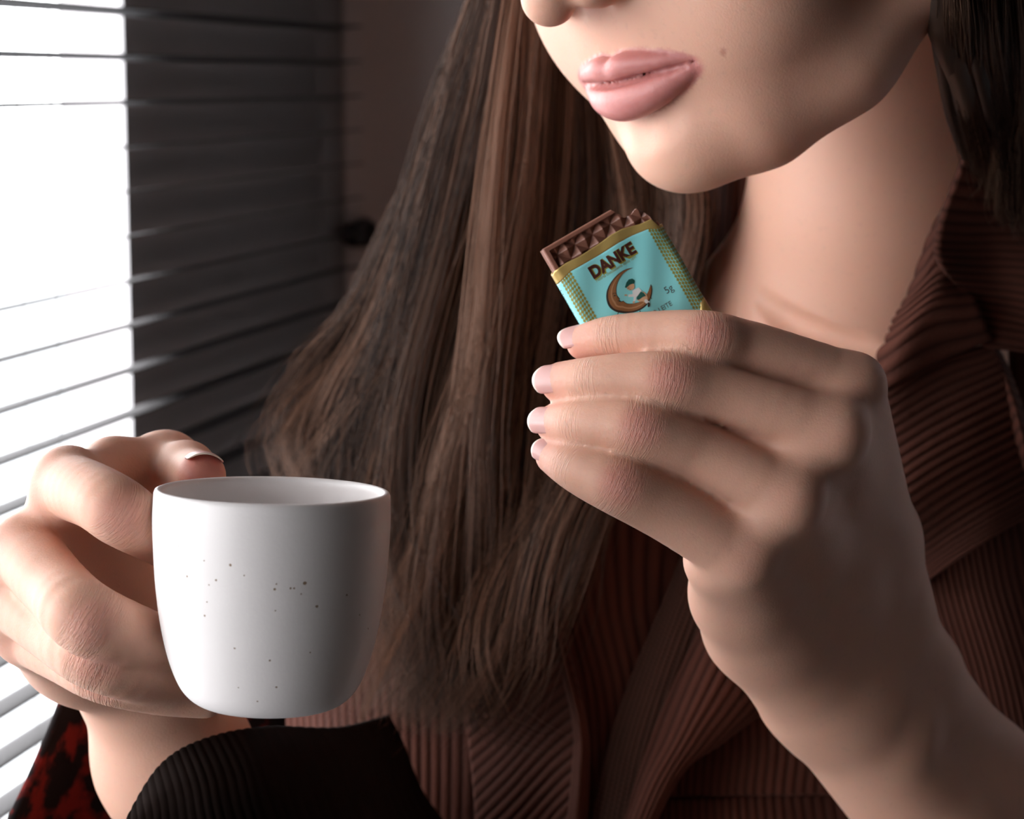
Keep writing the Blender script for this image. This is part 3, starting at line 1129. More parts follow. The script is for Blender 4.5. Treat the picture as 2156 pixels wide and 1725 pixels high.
def text_mesh(name, body_, mat, p0, p1, hpx, off=0.07, shear=0.0, bold=0.0, uvs=None, spacing=1.0):
    """lettering laid from p0 to p1 (pixels, ends of the baseline); hpx = cap height in pixels"""
    cu = bpy.data.curves.new(name, 'FONT')
    cu.body = body_
    cu.offset = bold
    cu.shear = shear
    cu.resolution_u = 5
    cu.space_character = spacing
    ob = bpy.data.objects.new(name + '_tmp', cu)
    COL.objects.link(ob)
    dg = bpy.context.evaluated_depsgraph_get()
    me = bpy.data.meshes.new_from_object(ob.evaluated_get(dg))
    co = np.array([v.co[:] for v in me.vertices])
    fs = [tuple(q.vertices) for q in me.polygons]
    bpy.data.objects.remove(ob)
    bpy.data.curves.remove(cu)
    bpy.data.meshes.remove(me)
    x0, x1 = co[:, 0].min(), co[:, 0].max()
    cap = 0.69
    if uvs is None:
        a, b = uv_at(*p0), uv_at(*p1)
        d = b - a
        nrm = np.array([d[1], -d[0]]) / np.linalg.norm(d)
        hmm = hpx / F * O_B[2]
        uv = a + ((co[:, 0] - x0) / (x1 - x0))[:, None] * d + (co[:, 1] / cap * hmm)[:, None] * nrm
        Vv = [w_from_c(face_pt(q[0], q[1], off)) for q in uv]
    else:
        s0, v0, s1, v1, hh = uvs                # run along the side in (s, v)
        t = (co[:, 0] - x0) / (x1 - x0)
        Vv = [w_from_c(bar_pt(s0 + (s1 - s0) * a_ - 0 + hh * y_ / cap, v0 + (v1 - v0) * a_, off)) for a_, y_ in zip(t, co[:, 1])]
    o = mesh_obj(name, Vv, fs, mat, wrapper, False)
    return o


text_mesh('title_outline', 'DANKE', M_GOLDP, Z4(630, 806), Z4(1066, 534), 26, 0.05, bold=0.07)
text_mesh('title_lettering', 'DANKE', M_TEXT, Z4(622, 800), Z4(1056, 528), 24.5, 0.075, bold=0.045)
text_mesh('motto_lettering', 'Mestres chocolateiros desde 1891', M_GOLDP, Z4(655, 834), Z4(1052, 590), 6.5, 0.06, spacing=1.0)
text_mesh('weight_lettering', '5g', M_INK, Z4(1362, 955), Z4(1432, 908), 15, 0.06)
text_mesh('flavour_lettering', 'AO LEITE', M_INK, Z4(1190, 1200), Z4(1418, 1066), 10.5, 0.06)
Wf = U1 - U0 - 2 * RC
text_mesh('side_lettering', 'Mestres chocolateiros', M_INK, None, None, 0, 0.05, uvs=(-5.0, 3.2, -5.0, 25.0, 1.45))

# gold lozenges down both edges
loz = []
dw, dh = 0.80, 1.12
sL = float(uv_at(*Z4(293, 832))[0] - (U0 + RC)) + 0.25
sR = float(uv_at(*Z4(1168, 305))[0] - (U0 + RC)) + 0.3
for s_st, cols, side in ((sL, 5, 0), (sR, 9, 1)):
    for c_ in range(cols):
        s_ = s_st + c_ * dw
        u_, _n = cross(s_)
        v_ = vb_(u_) + 0.5
        while v_ < (27.5 if side else VB - 4):
            loz.append([(s_ - dw * .55, v_), (s_, v_ - dh * .55), (s_ + dw * .55, v_), (s_, v_ + dh * .55)])
            v_ += dh
flat_poly('gold_lozenges', loz, M_GOLDP, 0.05, use_s=True)['kind'] = 'stuff'
# gold foot of the wrapper at its lower right corner
gl_px = [Z4(1500, 1135), Z4(1545, 1105), Z4(1600, 1080), Z4(1640, 1075), Z4(1700, 1135)]
low = uv_at(*Z4(1600, 1085))
wrap_mesh('gold_foot', lambda u: float(np.interp(u, [U0, U1 - 5, U1 - 2, U1], [34, 30, low[1] + 0.4, low[1] - 0.3])), lambda u: VB + 0.05, M_GOLD, 0.05, nv=8)

# emblem: a crescent moon with a face, a child in a green cap sitting on it
def crescent(scale_in=0.0):
    out_ = [(1022, 690), (960, 700), (890, 735), (830, 790), (780, 860), (752, 930), (748, 1000), (765, 1065), (800, 1110), (860, 1140), (940, 1150), (1030, 1140), (1110, 1105), (1165, 1055), (1200, 985), (1210, 920), (1205, 868), (1196, 855)]
    in_ = [(1170, 930), (1140, 985), (1100, 1025), (1050, 1045), (1000, 1052), (960, 1050), (930, 1035), (925, 1022), (900, 1030), (870, 1022), (885, 1005), (868, 985), (852, 960), (848, 900), (862, 840), (890, 785), (930, 740), (970, 712)]
    return out_, in_


co_, ci_ = crescent()
full = [Z4(*q) for q in co_] + [Z4(*q) for q in ci_]
cen = np.array(full).mean(0)


def band(a, b, n=24):
    def even(q):
        q = catmull(q, 200)
        d = np.concatenate([[0], np.cumsum(np.linalg.norm(np.diff(q, axis=0), axis=1))])
        t = np.linspace(0, d[-1], n)
        return np.stack([np.interp(t, d, q[:, 0]), np.interp(t, d, q[:, 1])], -1)
    A, Bv = even(a), even(b)
    return [[Z4(*A[i]), Z4(*A[i + 1]), Z4(*Bv[i + 1]), Z4(*Bv[i])] for i in range(n - 1)], A, Bv


inr = ci_[::-1]
bd_, A_, B_in = band(co_, inr, 48)
flat_poly('moon_outline', bd_, M_MOOND, 0.06)
lt, _, _ = band(A_ * 0.82 + B_in * 0.18, A_ * 0.05 + B_in * 0.95, 48)
flat_poly('moon', lt, M_MOONL, 0.08)
hl, _, _ = band((A_ * 0.56 + B_in * 0.44)[6:40], (A_ * 0.42 + B_in * 0.58)[6:40], 40)
flat_poly('moon_highlight', hl, M_MOONH, 0.10)
def disc(x, y, rx, ry, rot=0.0, n=16):
    c_, s_ = math.cos(rot), math.sin(rot)
    return [Z4(x + rx * math.cos(t) * c_ - ry * math.sin(t) * s_, y + rx * math.cos(t) * s_ + ry * math.sin(t) * c_) for t in np.linspace(0, 2 * math.pi, n, endpoint=False)]
def stroke(pts, w_):
    pts = np.array(pts, float)
    d = np.gradient(pts, axis=0)
    nn = np.stack([-d[:, 1], d[:, 0]], -1) / (np.linalg.norm(d, axis=1)[:, None] + 1e-9)
    a, b = pts + nn * w_ / 2, pts - nn * w_ / 2
    return [[Z4(*a[i]), Z4(*a[i + 1]), Z4(*b[i + 1]), Z4(*b[i])] for i in range(len(pts) - 1)]
fc_ = [disc(832, 972, 12, 7, -0.3)] + stroke([(808, 958), (825, 946), (848, 952)], 6) + stroke([(852, 985), (862, 1000), (852, 1010)], 4) + stroke([(855, 1022), (875, 1028), (890, 1024)], 5) + stroke([(870, 1140), (862, 1160), (868, 1180)], 8) + stroke([(1085, 1122), (1090, 1140)], 8) + stroke([(1190, 985), (1205, 1005)], 6)
flat_poly('moon_face', fc_, M_MOOND, 0.12)
# child
flat_poly('child_face', [disc(992, 880, 42, 38, -0.35), disc(1105, 990, 22, 52, -0.5), disc(1135, 975, 20, 48, -0.45), disc(945, 967, 16, 8), disc(1025, 1038, 12, 10), disc(1084, 1012, 30, 20, 0.4)], M_PSKIN, 0.13)
flat_poly('child_shirt', [[Z4(*q) for q in [(1010, 920), (1075, 890), (1105, 925), (1095, 965), (1050, 985), (1045, 1025), (1020, 1030), (1025, 985), (970, 985), (968, 962), (1015, 955)]], disc(1150, 1030, 18, 24, -0.5), disc(1172, 1042, 12, 14)], M_WHITE, 0.15)
flat_poly('child_suit', [[Z4(*q) for q in [(935, 888), (950, 840), (975, 808), (1010, 800), (1035, 820), (1030, 848), (985, 862), (945, 895)]], [Z4(*q) for q in [(1055, 985), (1095, 930), (1125, 945), (1145, 975), (1115, 985), (1075, 1015), (1055, 1010)]]], M_GREEN, 0.17)
flat_poly('child_shoes', [disc(1175, 1068, 12, 22, 0.2), disc(1172, 1048, 10, 8)] + stroke([(965, 900), (980, 893)], 5) + stroke([(985, 908), (996, 914)], 4), M_MOOND, 0.19)

# chocolate: slab with a raised rim and rows of pyramids, one corner bitten off
pa = uv_at(1155, 514); pb = uv_at(1362, 441)
CU0, CU1 = U0 + 0.9, U1 - 0.9
ctop = uv_at(*Z4(165, 455))[1] + 0.3
bite_c = uv_at(*Z4(955, 60)); bite_r = 4.0


bite_uv = np.array([uv_at(*Z4(*q)) for q in [(790, 98), (850, 130), (895, 148), (930, 182), (960, 172), (990, 160), (1022, 140), (1046, 90), (1075, 100), (1140, 113), (1190, 170), (1240, 230)]])


def bite_top(u):
    # toothed bite at the right end of the slab
    if u < bite_uv[0, 0]:
        return ctop
    return max(ctop, float(np.interp(u, bite_uv[:, 0], bite_uv[:, 1])) + 0.10 * math.sin(u * 9.1) + 0.07 * math.sin(u * 17.7 + 1))


nu_, nv_ = 200, 100
cell = 4.05
rim = 1.5
Vv = []
CB = ctop + 19.0
for i in range(nu_):
    u = CU0 + (CU1 - CU0) * i / (nu_ - 1)
    t0 = bite_top(u)
    for j in range(nv_):
        v = t0 + (CB - t0) * (j / (nv_ - 1))
        du, dv = min(u - CU0, CU1 - u), v - ctop
        e = min(du, dv)
        if e < rim:
            hgt = -0.55 - 0.25 * max(0, 0.35 - e) / 0.35 * 2
        else:
            a = ((u - CU0 - rim + v - ctop) / 1.4142 / cell + 0.1) % 1.0
            b = ((u - CU0 - rim - v + ctop) / 1.4142 / cell + 0.3) % 1.0
            py = 1 - 2 * max(abs(a - 0.5), abs(b - 0.5))
            hgt = -2.5 + 2.1 * py
            hgt = min(hgt, -0.55 - 1.7 * min(1, (e - rim) / 0.5)) if e - rim < 0.15 else hgt
        Vv.append(O_B + U_B * u + V_B * v + N_B * hgt)
n0 = len(Vv)
for i in range(nu_):
    u = CU0 + (CU1 - CU0) * i / (nu_ - 1)
    t0 = bite_top(u)
    for j in range(nv_):
        v = t0 + (CB - t0) * (j / (nv_ - 1))
        Vv.append(O_B + U_B * u + V_B * (v + (0.5 if j == 0 else 0)) + N_B * (-TH + 0.6))
f = grid_faces(nu_, nv_)
i = np.arange(nu_ - 1); j = np.arange(nv_ - 1)
sides = [np.stack([i * nv_, i * nv_ + n0, (i + 1) * nv_ + n0, (i + 1) * nv_], -1),
         np.stack([i * nv_ + nv_ - 1, (i + 1) * nv_ + nv_ - 1, (i + 1) * nv_ + nv_ - 1 + n0, i * nv_ + nv_ - 1 + n0], -1),
         np.stack([j, j + 1, j + 1 + n0, j + n0], -1),
         np.stack([(nu_ - 1) * nv_ + j, (nu_ - 1) * nv_ + j + n0, (nu_ - 1) * nv_ + j + 1 + n0, (nu_ - 1) * nv_ + j + 1], -1)]
cho = mesh_obj('chocolate', w_from_c(np.array(Vv)), np.concatenate([f, f[:, ::-1] + n0] + sides), M_CHOC, wr, False)
cho['label'] = 'bitten brown chocolate slab with moulded pyramids'

# ------------------------------------------------------------------ clothes: padded panels with corduroy wales
def bicatmull(ctrl, nu, nv):
    ctrl = np.array([[cs(*q) for q in row] for row in ctrl])     # rows (u) x cols (v)
    A = np.stack([catmull(ctrl[r], nv) for r in range(ctrl.shape[0])])          # rows x nv x 3
    return np.stack([catmull(A[:, c], nu) for c in range(nv)], 1)               # nu x nv x 3


def panel(name, ctrl, mat, parent, nu=60, nv=60, ribs=0, along='u', amp=0.55, thick=2.2, knit=0, wob=0.0, hem=0.0, label=None, seed=0, phase=0.0):
    S = bicatmull(ctrl, nu, nv)
    du, dv = np.gradient(S, axis=0), np.gradient(S, axis=1)
    N = np.cross(du, dv)
    N /= np.linalg.norm(N, axis=2, keepdims=True) + 1e-9
    if (N[..., 2].mean()) > 0:
        N = -N
    u, v = np.meshgrid(np.linspace(0, 1, nu), np.linspace(0, 1, nv), indexing='ij')
    # slow creases in the cloth
    r_ = np.random.default_rng(seed + 11)
    fold = np.zeros_like(u)
    for _ in range(5):
        a, b, c, d = r_.uniform(-6, 6), r_.uniform(-6, 6), r_.uniform(0, 6.3), r_.uniform(0.3, 1.0)
        fold += d * np.sin(a * u + b * v + c)
    S = S + N * (fold * wob)[..., None]
    rib = np.ones_like(u) * 0.7
    if ribs:
        t = (u if along == 'v' else v) * ribs + phase + 0.22 * np.sin(7 * (v if along == 'v' else u) + seed) + 0.12 * fold
        rib = np.abs(np.sin(np.pi * t)) ** 0.7
        jit = 0.8 + 0.2 * np.sin(np.floor(t) * 12.9898 + seed)
        rib = rib * jit
    if knit:
        t2 = (v if along == 'v' else u) * knit + 0.5 * np.floor((u if along == 'v' else v) * ribs)
        rib = rib * (0.45 + 0.55 * np.abs(np.sin(np.pi * t2)))
    out = S + N * (amp * (rib - 0.5))[..., None]
    if hem:
        e = np.minimum(np.minimum(u, 1 - u), np.minimum(v, 1 - v))
        out = out - N * (thick * 0.6 * (1 - np.clip(e / hem, 0, 1)) ** 2)[..., None]
    back = S - N * thick
    V = np.concatenate([out.reshape(-1, 3), back.reshape(-1, 3)])
    f0 = grid_faces(nu, nv)
    n0 = nu * nv
    i, j = np.arange(nu - 1), np.arange(nv - 1)
    sd = [np.stack([i * nv, i * nv + n0, (i + 1) * nv + n0, (i + 1) * nv], -1),
          np.stack([i * nv + nv - 1, (i + 1) * nv + nv - 1, (i + 1) * nv + nv - 1 + n0, i * nv + nv - 1 + n0], -1),
          np.stack([j, j + 1, j + 1 + n0, j + n0], -1),
          np.stack([(nu - 1) * nv + j, (nu - 1) * nv + j + n0, (nu - 1) * nv + j + 1 + n0, (nu - 1) * nv + j + 1], -1)]
    fa = np.concatenate([f0, f0[:, ::-1] + n0] + sd)
    ra = np.concatenate([rib.ravel(), np.zeros(n0)])
    o = mesh_obj(name, w_from_c(V), fa, mat, parent, True, {'rib': ra})
    if label:
        o['label'] = label
    return o


def nz(px, py, d):
    zz = np.arange(690.0, 830.0, 1.0)
    v = nk(np.array([cs(px, py, z) for z in zz]))
    i = int(np.argmax(v < 0))
    return (px, py, min(zz[i] if v[i] < 0 else 784.0, 784.0) + d)


# front of the jacket: one broad panel behind everything (the jacket's own mesh), pieces sewn to it are its children
jacket = panel('jacket', [
    [(500, 1250, 880), (700, 1100, 860), (950, 1000, 850), (1250, 900, 850), (1480, 850, 850)],
    [(560, 1500, 860), (720, 1400, 835), (950, 1300, 825), (1250, 1200, 822), (1500, 1150, 835)],
    [(560, 1700, 850), (730, 1650, 815), (950, 1600, 805), (1250, 1550, 805), (1520, 1500, 822)],
    [(560, 1950, 850), (740, 1950, 810), (950, 1950, 800), (1250, 1950, 800), (1540, 1950, 815)]],
    M_CORD, person, 70, 400, 46, 'u', 0.8, wob=1.2, label='brown corduroy jacket, right front')

# left lapel of the picture: wales running diagonally, edge turned towards us
panel('lapel', [
    [(1000, 1060, 808), (1080, 980, 803), (1135, 915, 797)],
    [(975, 1250, 803), (1070, 1150, 799), (1144, 1075, 792)],
    [(970, 1420, 799), (1075, 1310, 794), (1164, 1215, 786)],
    [(985, 1560, 797), (1095, 1450, 789), (1190, 1350, 780)],
    [(1000, 1720, 796), (1110, 1600, 787), (1220, 1500, 776)],
    [(1010, 1880, 796), (1110, 1780, 787), (1212, 1670, 774)],
    [(1010, 2050, 796), (1100, 1950, 787), (1195, 1850, 773)]],
    M_CORD, jacket, 360, 40, 36, 'v', 0.9, wob=0.5, label='left lapel with diagonal wales', seed=2)
panel('lapel_edge', [
    [(1118, 900, 797), (1126, 905, 793), (1138, 900, 797)],
    [(1128, 1080, 792), (1138, 1085, 788), (1150, 1080, 792)],
    [(1146, 1250, 787), (1158, 1250, 783), (1172, 1250, 787)],
    [(1176, 1400, 781), (1190, 1400, 776), (1206, 1400, 781)],
    [(1204, 1530, 776), (1222, 1530, 771), (1240, 1530, 777)],
    [(1202, 1640, 774), (1222, 1640, 769), (1242, 1640, 775)],
    [(1180, 1850, 773), (1202, 1850, 768), (1224, 1850, 774)]],
    M_CORD, jacket, 90, 16, 0, 'u', 0.0, wob=0.3, thick=1.5, label='rolled lapel edge', seed=3)
panel('facing', [
    [(1120, 880, 812), (1200, 880, 814), (1330, 880, 818), (1480, 900, 824)],
    [(1140, 1080, 806), (1210, 1080, 806), (1330, 1070, 812), (1480, 1080, 820)],
    [(1165, 1300, 798), (1240, 1290, 797), (1340, 1270, 805), (1460, 1260, 815)],
    [(1200, 1500, 790), (1280, 1500, 790), (1370, 1500, 797), (1450, 1500, 806)],
    [(1210, 1900, 786), (1280, 1900, 786), (1360, 1900, 792), (1420, 1900, 800)]],
    M_CORD, jacket, 60, 160, 12, 'u', 1.3, wob=0.4, label='jacket facing with long wales', seed=4)
panel('placket', [
    [(1470, 1080, 800), (1500, 1090, 797), (1560, 1110, 797)],
    [(1400, 1250, 794), (1440, 1260, 791), (1500, 1280, 791)],
    [(1320, 1440, 787), (1370, 1450, 783), (1430, 1470, 783)],
    [(1270, 1600, 782), (1320, 1600, 778), (1380, 1610, 778)],
    [(1220, 1850, 779), (1270, 1850, 775), (1330, 1850, 775)]],
    M_KNIT, jacket, 420, 72, 9, 'u', 0.7, knit=85, wob=0.3, thick=1.5, label='fine knitted placket', seed=5)
# middle lapel: rolled piece in front of the placket
panel('lapel', [
    [(1520, 1240, 786), (1555, 1270, 778), (1600, 1330, 776), (1640, 1400, 782), (1665, 1460, 790)],
    [(1440, 1380, 780), (1490, 1410, 768), (1540, 1450, 766), (1590, 1480, 772), (1625, 1495, 786)],
    [(1370, 1540, 776), (1420, 1550, 763), (1460, 1560, 761), (1500, 1570, 768), (1530, 1560, 780)],
    [(1330, 1660, 774), (1360, 1660, 760), (1395, 1660, 758), (1420, 1650, 764), (1440, 1630, 778)],
    [(1270, 1860, 772), (1290, 1860, 757), (1310, 1860, 756), (1330, 1850, 762), (1345, 1820, 776)]],
    M_CORD, jacket, 70, 160, 11, 'u', 1.1, wob=0.3, hem=0.05, label='rolled lapel below the wrist', seed=6)
# pocket and front below it
panel('pocket', [
    [(1330, 1420, 800), (1500, 1420, 800), (1700, 1420, 805), (1950, 1420, 815)],
    [(1340, 1560, 796), (1500, 1560, 793), (1700, 1560, 798), (1950, 1560, 808)],
    [(1340, 1680, 794), (1500, 1678, 790), (1700, 1676, 795), (1950, 1676, 805)]],
    M_CORD, jacket, 50, 270, 30, 'u', 0.8, wob=0.4, hem=0.02, label='upper front panel with vertical wales', seed=7)
panel('pocket', [
    [(1330, 1674, 797), (1500, 1672, 794), (1700, 1670, 799), (1950, 1670, 809)],
    [(1320, 1780, 790), (1490, 1780, 786), (1700, 1780, 792), (1950, 1780, 802)],
    [(1310, 1930, 790), (1480, 1930, 786), (1700, 1930, 792), (1950, 1930, 802)]],
    M_CORD, jacket, 40, 280, 32, 'u', 0.9, wob=0.4, hem=0.03, label='lower front panel with vertical wales', seed=8)
# right front
panel('front', [
    [(1800, 1050, 832), (1960, 1050, 822), (2120, 1020, 826), (2350, 1020, 850)],
    [(1850, 1250, 828), (1990, 1240, 814), (2150, 1220, 818), (2380, 1220, 850)],
    [(1900, 1500, 824), (2060, 1480, 808), (2220, 1460, 814), (2420, 1450, 850)],
    [(1980, 1900, 824), (2140, 1900, 806), (2300, 1900, 812), (2480, 1900, 850)]],
    M_CORD, jacket, 50, 300, 32, 'u', 0.9, wob=0.5, label='left front with steep wales', seed=9)
# right lapel: diagonal wales
panel('lapel', [
    [nz(1790, 850, -1), nz(1880, 812, -5), (1980, 756, 776), (2088, 722, 780)],
    [nz(1800, 975, -3), nz(1895, 925, -7), (2010, 865, 776), (2128, 800, 782)],
    [nz(1830, 1095, -3), nz(1925, 1040, -7), (2040, 975, 780), (2165, 900, 788)],
    [(1880, 1190, 812), (1955, 1150, 799), (2070, 1080, 790), (2195, 1000, 794)],
    [(1900, 1265, 815), (1960, 1222, 803), (2080, 1140, 795), (2235, 1050, 802)]],
    M_CORD, jacket, 280, 60, 22, 'v', 1.05, wob=0.45, hem=0.02, label='wide right lapel with slanting wales', seed=10)
panel('lapel_edge', [
    [(2078, 735, 784), (2092, 735, 779), (2106, 733, 784)],
    [(2100, 790, 786), (2115, 787, 781), (2130, 784, 787)],
    [(2122, 860, 785), (2138, 856, 780), (2153, 850, 787)],
    [(2142, 940, 786), (2158, 935, 781), (2174, 930, 788)],
    [(2165, 1020, 790), (2182, 1015, 785), (2200, 1010, 792)]],
    M_CORD, jacket, 260, 16, 12, 'v', 0.5, wob=0.1, thick=1.5, label='stitched lapel edge', seed=11)
# collar on the right of the picture
panel('collar', [
    [(2070, 735, 778), (2160, 745, 780), (2250, 765, 784), (2380, 780, 800)],
    [(2036, 640, 770), (2120, 650, 774), (2230, 680, 778), (2380, 690, 798)],
    [nz(1982, 560, -13), nz(2085, 565, -14), (2210, 580, 764), (2380, 590, 796)],
    [nz(1985, 470, -13), nz(2085, 470, -14), (2210, 475, 762), (2380, 480, 794)],
    [nz(2040, 310, -12), nz(2115, 315, -14), (2220, 325, 764), (2380, 330, 794)],
    [nz(2072, 150, -4), (2150, 150, 776), (2240, 150, 780), (2380, 150, 798)]],
    M_CORD, jacket, 300, 60, 27, 'v', 0.75, wob=0.5, hem=0.015, label='turned collar with level wales', seed=12)
panel('collar', [
    [nz(1780, 870, -2), nz(1880, 820, -6), (1985, 765, 774), (2092, 718, 775)],
    [nz(1836, 740, 1), nz(1900, 705, -6), nz(1975, 660, -9), (2060, 640, 766)],
    [nz(1868, 682, 1), nz(1920, 645, -6), nz(1980, 605, -9), (2030, 585, 764)],
    [nz(1902, 622, 1), nz(1940, 592, -6), nz(1980, 560, -9), nz(2008, 545, -10)],
    [nz(1955, 490, 1), nz(1972, 478, -5), nz(1988, 465, -8), nz(2004, 460, -9)],
    [nz(2005, 397, 1), nz(2018, 390, -4), nz(2032, 385, -7), nz(2046, 385, -8)],
    [nz(2058, 270, 1), nz(2066, 268, -3), nz(2076, 266, -5), nz(2086, 266, -6)]],
    M_CORD, jacket, 240, 60, 16, 'v', 0.85, wob=0.3, hem=0.03, label='collar fall beside the neck', seed=13)
panel('collar_back', [
    [(1300, 100, 900), (1950, 100, 880), (2150, 100, 860), (2500, 100, 880)],
    [(1300, 500, 890), (1950, 500, 870), (2150, 500, 850), (2500, 500, 880)],
    [(1300, 1000, 880), (1900, 1000, 860), (2150, 1000, 845), (2500, 1000, 880)],
    [(1300, 1300, 880), (1900, 1300, 860), (2150, 1300, 845), (2500, 1300, 880)]],
    M_CORD, jacket, 40, 200, 26, 'u', 0.6, wob=0.5, label='jacket shoulder behind the collar', seed=17)
# dark inside of the jacket left of the neck, behind the hair
panel('collar', [
    [(1180, 380, 862), (1320, 380, 858), (1470, 380, 850), (1550, 370, 830)],
    [(1170, 560, 858), (1320, 560, 852), (1460, 570, 842), (1545, 560, 822)],
    [(1160, 800, 850), (1330, 760, 842), (1480, 700, 828), (1580, 650, 806)],
    [(1150, 1000, 844), (1330, 960, 834), (1500, 880, 818), (1660, 760, 796)],
    [(1200, 1250, 836), (1350, 1200, 826), (1550, 1080, 806), (1790, 900, 794)]],
    M_CORD, jacket, 60, 160, 14, 'u', 0.6, wob=0.6, label='shaded collar on the far side of the neck', seed=14)
# sleeve of the arm that holds the cup
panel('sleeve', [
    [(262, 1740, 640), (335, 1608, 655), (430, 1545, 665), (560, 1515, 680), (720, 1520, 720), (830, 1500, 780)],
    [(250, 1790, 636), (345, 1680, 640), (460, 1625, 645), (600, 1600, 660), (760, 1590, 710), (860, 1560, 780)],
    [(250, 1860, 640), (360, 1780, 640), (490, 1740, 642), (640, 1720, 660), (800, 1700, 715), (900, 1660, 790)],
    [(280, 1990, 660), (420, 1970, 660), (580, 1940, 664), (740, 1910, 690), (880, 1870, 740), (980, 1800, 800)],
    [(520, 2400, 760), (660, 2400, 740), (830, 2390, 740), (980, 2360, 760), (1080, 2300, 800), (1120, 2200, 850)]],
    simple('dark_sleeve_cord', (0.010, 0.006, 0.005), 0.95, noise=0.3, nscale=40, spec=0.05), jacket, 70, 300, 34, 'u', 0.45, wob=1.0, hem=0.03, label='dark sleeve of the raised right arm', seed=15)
panel('sleeve_lining', [
    [(150, 1420, 722), (240, 1430, 735), (400, 1450, 745), (600, 1480, 760)],
    [(108, 1530, 712), (210, 1540, 730), (400, 1550, 745), (600, 1560, 765)],
    [(62, 1640, 704), (180, 1640, 728), (380, 1650, 748), (600, 1660, 770)],
    [(15, 1750, 698), (150, 1750, 728), (360, 1760, 750), (600, 1760, 775)],
    [(-40, 1900, 695), (120, 1900, 728), (340, 1900, 755), (600, 1900, 780)],
    [(200, 2400, 770), (330, 2400, 800), (520, 2400, 830), (760, 2400, 850)]],
    M_LIN, jacket, 60, 60, 0, 'u', 0.0, wob=1.2, thick=2.5, label='red and black lining of the open cuff', seed=16)

# ------------------------------------------------------------------ hair: locks and strands
def strands(guides, count, name, jz=14.0, jx=10.0, rad=0.14, segs=22, tone=(0.2, 1.0), wave=6.0, bias=None, seed=1, short=0.42, flyp=0.10):
    rg = np.random.default_rng(seed)
    G = np.stack([catmull(np.array([cs(*q) for q in g]), segs) for g in guides])     # ng x segs x 3
    ng = len(guides)
    t = rg.random(count) ** (bias or 1.0) * (ng - 1)
    # clumping: pull strands to lock centres
    nl = max(6, count // 60)
    lc = rg.random(nl) * (ng - 1)
    near = np.abs(t[:, None] - lc[None]).argmin(1)
    lockz = rg.normal(0, jz, nl); lockp = rg.uniform(0, 6.28, (nl, 4)); lockt = rg.random(nl)
    tt = t[:, None] + (lc[near] - t)[:, None] * np.linspace(0.1, 0.75, segs)[None]
    i = np.clip(tt.astype(int), 0, ng - 2); f = (tt - i)[..., None]
    k = np.arange(segs)[None].repeat(count, 0)
    C = G[i, k] * (1 - f) + G[i + 1, k] * f
    s = np.linspace(0, 1, segs)[None]
    C[..., 2] += lockz[near][:, None] * (0.3 + 0.7 * s) + rg.normal(0, jz * 0.35, count)[:, None]
    C[..., 0] += wave * np.sin(lockp[near][:, 0:1] + s * (7 + 4 * np.sin(lockp[near][:, 1:2]))) * (0.12 + s)
    C[..., 2] += wave * np.sin(lockp[near][:, 2:3] + s * (7 + 4 * np.sin(lockp[near][:, 3:4]))) * (0.12 + s)
    C[..., 0] += rg.normal(0, jx * 0.25, count)[:, None] * (0.3 + s)
    ph = rg.uniform(0, 6.28, (count, 2))
    C[..., 0] += 1.6 * np.sin(ph[:, 0:1] + 9 * s) * s
    fly = rg.random(count) < flyp
    C[fly, :, 0] += (rg.normal(0, 12, fly.sum())[:, None] * s ** 2) + 4 * np.sin(rg.uniform(0, 6.28, (fly.sum(), 1)) + rg.uniform(4, 14, (fly.sum(), 1)) * s) * s
    # strands end at different lengths
    ln = 1 - short * rg.random(count) ** 1.6
    ks = np.linspace(0, 1, segs)[None] * ln[:, None] * (segs - 1)
    i0 = np.clip(ks.astype(int), 0, segs - 2); fr0 = (ks - i0)[..., None]
    rows = np.arange(count)[:, None]
    C = C[rows, i0] * (1 - fr0) + C[rows, i0 + 1] * fr0
    # tubes
    T = np.gradient(C, axis=1); T /= np.linalg.norm(T, axis=2, keepdims=True) + 1e-9
    A = np.cross(T, np.array([0, 0, 1.0])); A /= np.linalg.norm(A, axis=2, keepdims=True) + 1e-9
    Bn = np.cross(T, A)
    r_ = rad * (0.7 + 0.6 * rg.random(count))[:, None] * np.clip(1.15 - s ** 4, 0.15, 1)
    rings = [C + r_[..., None] * (A * math.cos(a) + Bn * math.sin(a)) for a in (0.5, 2.594, 4.689)]
    V = np.stack(rings, 2).reshape(-1, 3)                      # count, segs, 3
    b = (np.arange(count)[:, None] * segs + np.arange(segs - 1)[None]) * 3
    fs = []
    for a in range(3):
        a2 = (a + 1) % 3
        fs.append(np.stack([b + a, b + a2, b + 3 + a2, b + 3 + a], -1).reshape(-1, 4))
    tn = tone[0] + (tone[1] - tone[0]) * np.clip(0.75 * lockt[near] ** 2 + 0.45 * rg.random(count) ** 2, 0, 1)
    tn = np.repeat(tn, segs * 3)
    return V, np.concatenate(fs), tn


